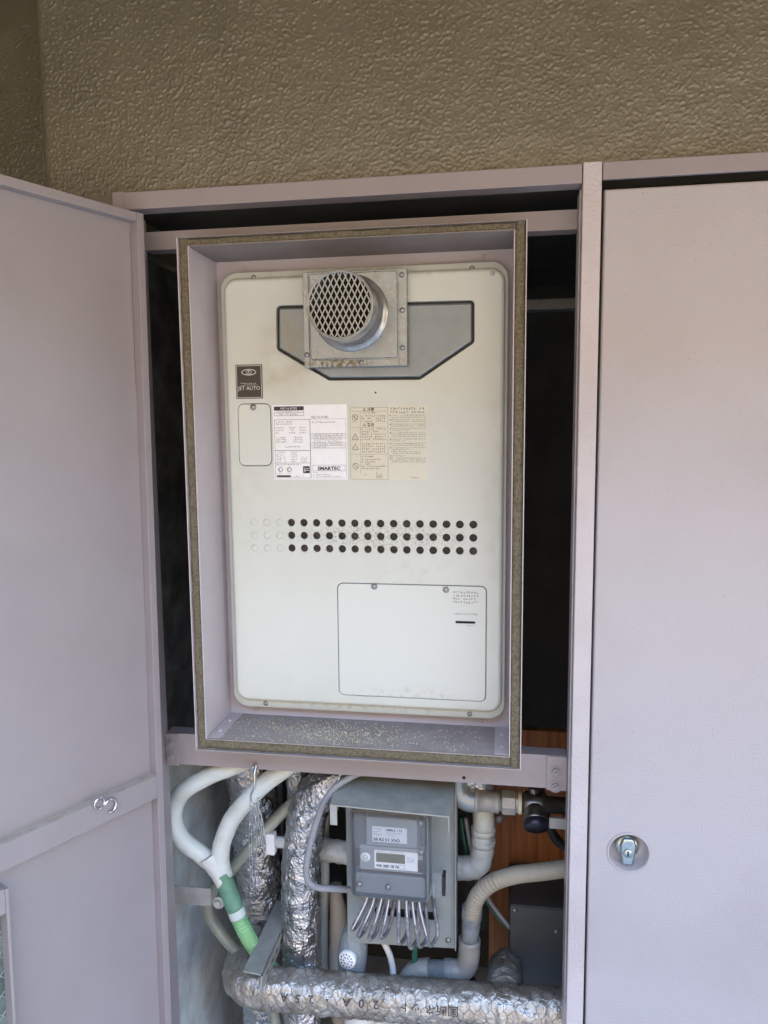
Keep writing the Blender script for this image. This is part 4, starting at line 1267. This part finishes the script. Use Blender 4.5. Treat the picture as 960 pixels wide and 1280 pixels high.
# clear cover: shell with a step above the display
b = MB()
cl_ = rrect(-0.0310, 0.1050, 0.7268, 0.8880, 0.010, 6)
loops = [[(p[0], 0.165, p[1]) for p in cl_]]
for k in range(6):
    a = R(90 * k / 5)
    loops.append([(p[0], 0.0985 + 0.006 * (1 - math.sin(a)), p[1]) for p in inset(cl_, 0.006 * (1 - math.cos(a)))])
b.loft(loops)
b.sheet(inset(cl_, 0.006), [], 0.0985)
b.pillow(rrect(-0.0270, 0.1010, 0.8195, 0.8835, 0.008, 5), 0.0925, 0.0058, 0.005)
b.build('clear_cover', 'clear', em)
b = MB(); rim = inset(cl_, -0.0012)
b.loft([[(p[0], 0.150, p[1]) for p in rim], [(p[0], 0.1030, p[1]) for p in rim], [(p[0], 0.1005, p[1]) for p in inset(rim, 0.0012)], [(p[0], 0.0995, p[1]) for p in inset(rim, 0.0034)]])
b.build('cover_rim', 'meter', em)
for x, z in ((-0.016, 0.752), (0.035, 0.751), (0.093, 0.874), (0.093, 0.8205)):
    place('screw', SCREW_BIG, (x, 0.0983, z), em, random.random())
b = MB().box(0.1085, 0.1270, 0.115, 0.140, 0.728, 0.772, 0.003).box(0.1110, 0.1170, 0.105, 0.1145, 0.732, 0.764, 0.002)
b.build('cover_latch', 'clear', em)
MB().box(0.1275, 0.1330, 0.118, 0.142, 0.730, 0.765, 0.001).build('latch_block', 'black_cap', em)

# looped vinyl cables under the meter
def loop_wire(x, depth, lean, inner=True, w=0.012):
    zt = 0.726
    zb = zt - depth
    pts = [(x, 0.132, zt + 0.006), (x + lean * 0.25, 0.122, zt - depth * 0.3), (x + lean * 0.75, 0.118, zt - depth * 0.75), (x + lean, 0.122, zb), (x + lean + w * 0.5, 0.136, zb - 0.004), (x + lean + w, 0.150, zb + 0.006), (x + lean * 0.7 + w, 0.164, zb + depth * 0.4), (x + lean * 0.4 + w, 0.186, zb + depth * 0.62)]
    root = thing('looped_cable', (x + lean, 0.13, zb), 'clear vinyl cable looping down under the electricity meter', 'cable', 'looped vinyl cables under the meter')
    P = smooth_path(pts, 8)
    MB().tube(P, 0.0035, 10, step=0.003).build('sheath', 'vinyl', root)
    if inner:
        Q = [p + Vector((0.0010, -0.0032, 0)) for p in P[random.randint(0, 3):random.randint(10, 22)]]
        MB().tube(Q, 0.0011, 6).build('stripe', 'white_wire', root)
    return root
W_ = [(-0.002, 0.078, -0.034), (0.010, 0.090, -0.034), (0.022, 0.094, -0.026), (0.034, 0.088, -0.016), (0.050, 0.096, 0.000), (0.062, 0.102, 0.008), (0.072, 0.098, 0.015), (0.083, 0.094, 0.022)]
names = ['leftmost vinyl cable loop under the meter, leaning far left', 'second vinyl cable loop from the left under the meter, leaning left',
         'third vinyl cable loop from the left under the meter', 'fourth vinyl cable loop from the left under the meter',
         'fourth vinyl cable loop from the right, hanging straight under the meter', 'third vinyl cable loop from the right under the meter',
         'second vinyl cable loop from the right under the meter', 'rightmost vinyl cable loop under the meter, leaning right']
for (x, dp, le), nm in zip(W_, names):
    loop_wire(x, dp, le)['label'] = nm
tag(MB().tube(smooth_path([(-0.012, 0.196, 0.64), (-0.002, 0.197, 0.600), (0.012, 0.198, 0.569), (0.0235, 0.2, 0.536), (0.028, 0.2, 0.490), (0.028, 0.2, 0.35)], 8), 0.0060, 10).build('white_cable', 'white_wire'),
    'single white cable dropping behind the netted pipe below the meter', 'cable')
tag(MB().tube(smooth_path([(0.070, 0.21, 0.66), (0.072, 0.20, 0.62), (0.070, 0.2, 0.57), (0.06, 0.2, 0.40)], 8), 0.0055, 10).build('green_wire', 'dark_green_wire'),
    'short dark green earth wire below the meter board', 'wire')
tag(MB().tube(smooth_path([(0.150, 0.30, 0.78), (0.165, 0.29, 0.70), (0.190, 0.285, 0.64), (0.225, 0.285, 0.585), (0.262, 0.285, 0.555), (0.30, 0.30, 0.53)], 8), 0.0042, 8).build('green_wire', 'dark_green_wire'),
    'dark green earth wire curving beside the grey junction box', 'wire')
tag(MB().tube(smooth_path([(0.160, 0.28, 0.79), (0.178, 0.275, 0.70), (0.202, 0.275, 0.635), (0.235, 0.275, 0.588), (0.268, 0.275, 0.556), (0.31, 0.29, 0.53)], 8), 0.0040, 8).build('grey_wire', 'grey_cable'),
    'thin grey wire curving beside the green one by the junction box', 'wire')

# blue grey end fitting with white disk
bf = thing('drain_fitting', (-0.05, 0.195, 0.5), 'blue grey bullet shaped drain fitting with a white perforated disk', 'fitting')
axv = Vector((0.03, 0.30, 1.0)).normalized()
c0 = Vector((-0.0500, 0.195, 0.542))
MB().lathe(c0, axv, [(0.018, -0.037), (0.0262, -0.026), (0.0280, 0), (0.0275, 0.020), (0.0230, 0.041), (0.0150, 0.052), (0.0112, 0.060), (0.0105, 0.09)], 26).build('body', 'blue_pvc', bf)
dn = Vector((-0.22, -0.93, 0.10)).normalized()
c1 = Vector((-0.0555, 0.1640, 0.5530))
MB().lathe(c1 - dn * 0.014, dn, [(0.0172, 0), (0.0172, 0.012), (0.0155, 0.0145), (0, 0.0150)], 26).build('disk', 'paper', bf)
b = MB()
uu = Vector((1, 0, 0)); uu = (uu - dn * uu.dot(dn)).normalized(); vv = dn.cross(uu)
for rr, nn in ((0.0115, 12), (0.0058, 6)):
    for k in range(nn):
        a = 2 * math.pi * k / nn
        b.lathe(c1 + (uu * math.cos(a) + vv * math.sin(a)) * rr + dn * 0.0002, dn, [(0.0015, 0), (0.0014, 0.0012), (0, 0.0012)], 7)
b.build('hole', 'ink', bf)
tag(MB().tube(smooth_path([(-0.102, 0.285, 0.625), (-0.100, 0.28, 0.60), (-0.094, 0.27, 0.565), (-0.088, 0.26, 0.50), (-0.085, 0.26, 0.35)], 8), 0.020, 16, 0.0015, 50, 0.006, rfun=lambda s, q: 0.012 + 0.014 * min(1, q * 2)).build('tan_duct', 'tan'),
    'tan tapered duct in the shade left of the meter board', 'duct')

# taped white pipe with elbow
wp = thing('taped_pipe', (0.19, 0.26, 0.67), 'white taped pipe dropping behind the steel valve and turning left', 'pipe')
MB().tube(smooth_path([(0.193, 0.265, 1.20), (0.193, 0.265, 0.95), (0.1935, 0.265, 0.85), (0.196, 0.265, 0.78), (0.194, 0.265, 0.74)], 8), 0.0205, 22, 0.0009, 50, 0.005).build('upright', 'white_pipe', wp)
MB().tube(smooth_path([(0.1955, 0.265, 0.780), (0.194, 0.265, 0.740), (0.187, 0.265, 0.708), (0.165, 0.265, 0.695), (0.120, 0.265, 0.695), (0.0, 0.265, 0.700), (-0.20, 0.27, 0.715)], 10), 0.0222, 22, 0.0022, 70, 0.0045).build('elbow', 'tape', wp)
for zz in (0.775, 0.752):
    MB().tube([(0.1953, 0.265, zz + 0.006), (0.195, 0.265, zz - 0.006)], 0.0232, 20).build('tape_band', 'tape', wp)

# steel elbow, coupling and valve
sv = thing('steel_valve', (0.24, 0.2, 0.85), 'steel pipe elbow, coupling and black capped valve under the rail', 'valve')
MB().tube(smooth_path([(0.1475, 0.2, 1.10), (0.1475, 0.2, 0.93), (0.1475, 0.2, 0.898), (0.153, 0.2, 0.880), (0.168, 0.2, 0.870), (0.1835, 0.2, 0.869)], 10), 0.0215, 24, step=0.004).build('elbow', 'blue_cast', sv)
MB().lathe((0.1815, 0.2, 0.869), (1, 0, 0), [(0.0228, 0), (0.0235, 0.001), (0.0235, 0.005), (0.0195, 0.006), (0.0195, 0.036), (0.0205, 0.037), (0.0205, 0.043), (0.0165, 0.044), (0.0165, 0.05)], 28).build('coupling', 'galv', sv)
MB().lathe((0.2300, 0.2, 0.8695), (1, 0, 0), [(0.0215, 0), (0.0225, 0.001), (0.0225, 0.023), (0.0215, 0.024), (0.0180, 0.025), (0.0180, 0.030)], 8, smooth=False).build('nut', 'galv', sv)
MB().lathe((0.2590, 0.2, 0.870), (1, 0, 0), [(0.0195, 0), (0.0200, 0.0008), (0.0200, 0.0058), (0.0190, 0.0064)], 24).build('washer', 'cream_ring', sv)
MB().lathe((0.2660, 0.2, 0.870), (1, 0, 0), [(0.016, 0), (0.0215, 0.006), (0.0235, 0.018), (0.0235, 0.034), (0.0205, 0.042), (0.0150, 0.044), (0.0150, 0.085), (0.015, 0.2)], 28).build('valve_body', 'brass', sv)
MB().lathe((0.2890, 0.190, 0.868), (0.02, -0.72, -0.55), [(0.0180, 0), (0.0195, 0.006), (0.0215, 0.022), (0.0205, 0.026)], 28).build('neck', 'brass', sv)
MB().lathe((0.2895, 0.1712, 0.8537), (0.02, -0.72, -0.55), [(0.0205, 0), (0.0212, 0.002), (0.0212, 0.012), (0.0195, 0.0145), (0.0, 0.015)], 28).build('cap', 'black_cap', sv)
MB().lathe((0.2880, 0.2, 0.888), (0, 0, 1), [(0.009, 0), (0.009, 0.012), (0.005, 0.014), (0, 0.014)], 8, smooth=False).build('stem', 'brass', sv)
tag(MB().box(0.312, 0.50, 0.160, 0.168, 0.846, 0.866, 0.002).build('pipe_bracket', 'galv'), 'flat grey steel bracket strip right of the black valve cap', 'bracket')
tag(MB().tube(smooth_path([(0.300, 0.28, 0.87), (0.306, 0.27, 0.83), (0.322, 0.26, 0.79), (0.345, 0.26, 0.76), (0.40, 0.27, 0.74)], 8), 0.009, 12).build('dark_hose', 'rubber'), 'short dark hose curving down below the valve at the post', 'hose')

# beige conduit into grey fittings
bc_ = thing('conduit_run', (0.17, 0.2, 0.45), 'beige flexible conduit from the right into grey plastic elbows', 'conduit')
def crib(s, q): return 0.0150 + (0.0008 * math.cos(2 * math.pi * s / 0.008) if s > 0.30 else 0)
MB().tube(smooth_path([(0.52, 0.165, 0.795), (0.43, 0.16, 0.788), (0.359, 0.16, 0.778), (0.304, 0.16, 0.766), (0.252, 0.16, 0.754), (0.212, 0.165, 0.732), (0.187, 0.175, 0.697), (0.1765, 0.19, 0.650)], 10), 0.0150, 20, step=0.002, rfun=crib).build('flexible_conduit', 'beige', bc_)
MB().lathe((0.1775, 0.193, 0.664), (-0.06, 0.1, -1), [(0.0180, 0), (0.0188, 0.002), (0.0188, 0.024), (0.0170, 0.026), (0.0170, 0.044), (0.0163, 0.050), (0.0163, 0.085)], 22).build('connector', 'blue_pvc', bc_)
MB().lathe((0.1725, 0.20, 0.596), (-0.02, 0, -1), [(0.0190, 0), (0.0205, 0.001), (0.0205, 0.010), (0.0185, 0.012)], 24).build('collar', 'pvc', bc_)
MB().tube(smooth_path([(0.1720, 0.20, 0.588), (0.1712, 0.20, 0.560), (0.167, 0.20, 0.541), (0.155, 0.20, 0.530), (0.128, 0.20, 0.5262)], 10), 0.0203, 24, step=0.003).build('elbow', 'pvc', bc_)
MB().lathe((0.140, 0.20, 0.527), (-1, 0, -0.06), [(0.0205, 0), (0.0212, 0.002), (0.0212, 0.013), (0.0205, 0.014), (0.0180, 0.015), (0.0180, 0.046)], 24).build('straight_pipe', 'blue_pvc', bc_)
MB().tube(smooth_path([(0.097, 0.20, 0.5235), (0.080, 0.20, 0.5205), (0.065, 0.20, 0.510), (0.058, 0.20, 0.491), (0.057, 0.20, 0.45), (0.057, 0.20, 0.3)], 10), 0.0213, 24, step=0.003).build('elbow', 'pvc', bc_)
MB().tube([(0.171, 0.20, 0.512), (0.171, 0.20, 0.46)], 0.014, 16).build('outlet', 'rubber', bc_)

# white plumbing fitting peeking out at the bottom
bw = thing('white_fitting', (0.01, 0.18, 0.25), 'white plastic pipe fitting just showing below the netted pipe', 'fitting')
MB().lathe((-0.034, 0.175, 0.447), (0.0, 0.15, -1), [(0.014, 0), (0.022, 0.002), (0.030, 0.02), (0.034, 0.06), (0.034, 0.16)], 24).build('left_socket', 'white_wire', bw)
MB().lathe((0.056, 0.175, 0.447), (0.0, 0.15, -1), [(0.022, 0), (0.028, 0.002), (0.030, 0.02), (0.030, 0.16)], 24).build('right_socket', 'white_wire', bw)
MB().box(-0.005, 0.035, 0.165, 0.215, 0.33, 0.432, 0.006).build('bridge', 'white_wire', bw)


tag(MB().tube(smooth_path([(-0.125, 0.30, 0.80), (-0.1285, 0.30, 0.70), (-0.1290, 0.30, 0.62), (-0.1330, 0.30, 0.53), (-0.135, 0.30, 0.35)], 8), 0.0100, 12).build('white_tube', 'white_pipe'),
    'slim white tube showing at the right edge of the printed upright foil pipe', 'tube')
tag(MB().lathe((-0.122, 0.37, 0.585), (0.05, -1, 0.15), [(0.030, -0.12), (0.030, 0), (0.027, 0.002), (0.024, -0.004), (0.0, -0.006)], 24).build('black_pipe', 'rubber'),
    'black pipe end in the shade left of the meter board', 'pipe')
tag(MB().tube(smooth_path([(-0.135, 0.31, 0.87), (-0.105, 0.30, 0.81), (-0.070, 0.30, 0.765), (-0.02, 0.31, 0.73)], 8), 0.0030, 8).build('black_cable', 'rubber'),
    'thin black cable slanting down behind the left end of the meter hood', 'cable')
tag(MB().tube(smooth_path([(0.165, 0.33, 0.86), (0.168, 0.32, 0.80), (0.178, 0.31, 0.75), (0.20, 0.31, 0.72)], 8), 0.0035, 8).build('black_cable', 'rubber'),
    'thin black cable curving down behind the taped white pipe', 'cable')
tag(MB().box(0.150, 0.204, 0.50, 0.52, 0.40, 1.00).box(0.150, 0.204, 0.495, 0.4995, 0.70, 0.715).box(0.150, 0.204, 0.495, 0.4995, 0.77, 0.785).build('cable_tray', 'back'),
    'dim upright tray with crossbars behind the taped white pipe', 'tray')

GROUPS = {'foil_pipe': 'foil wrapped pipes in the lower bay', 'cabinet_door': 'doors of the pipe cabinet', 'green_wire': 'green earth wires', 'black_cable': 'thin black cables in the lower bay'}
for o in bpy.data.objects:
    k = o.name.split('.')[0]
    if k in GROUPS and 'category' in o:
        o['group'] = GROUPS[k]
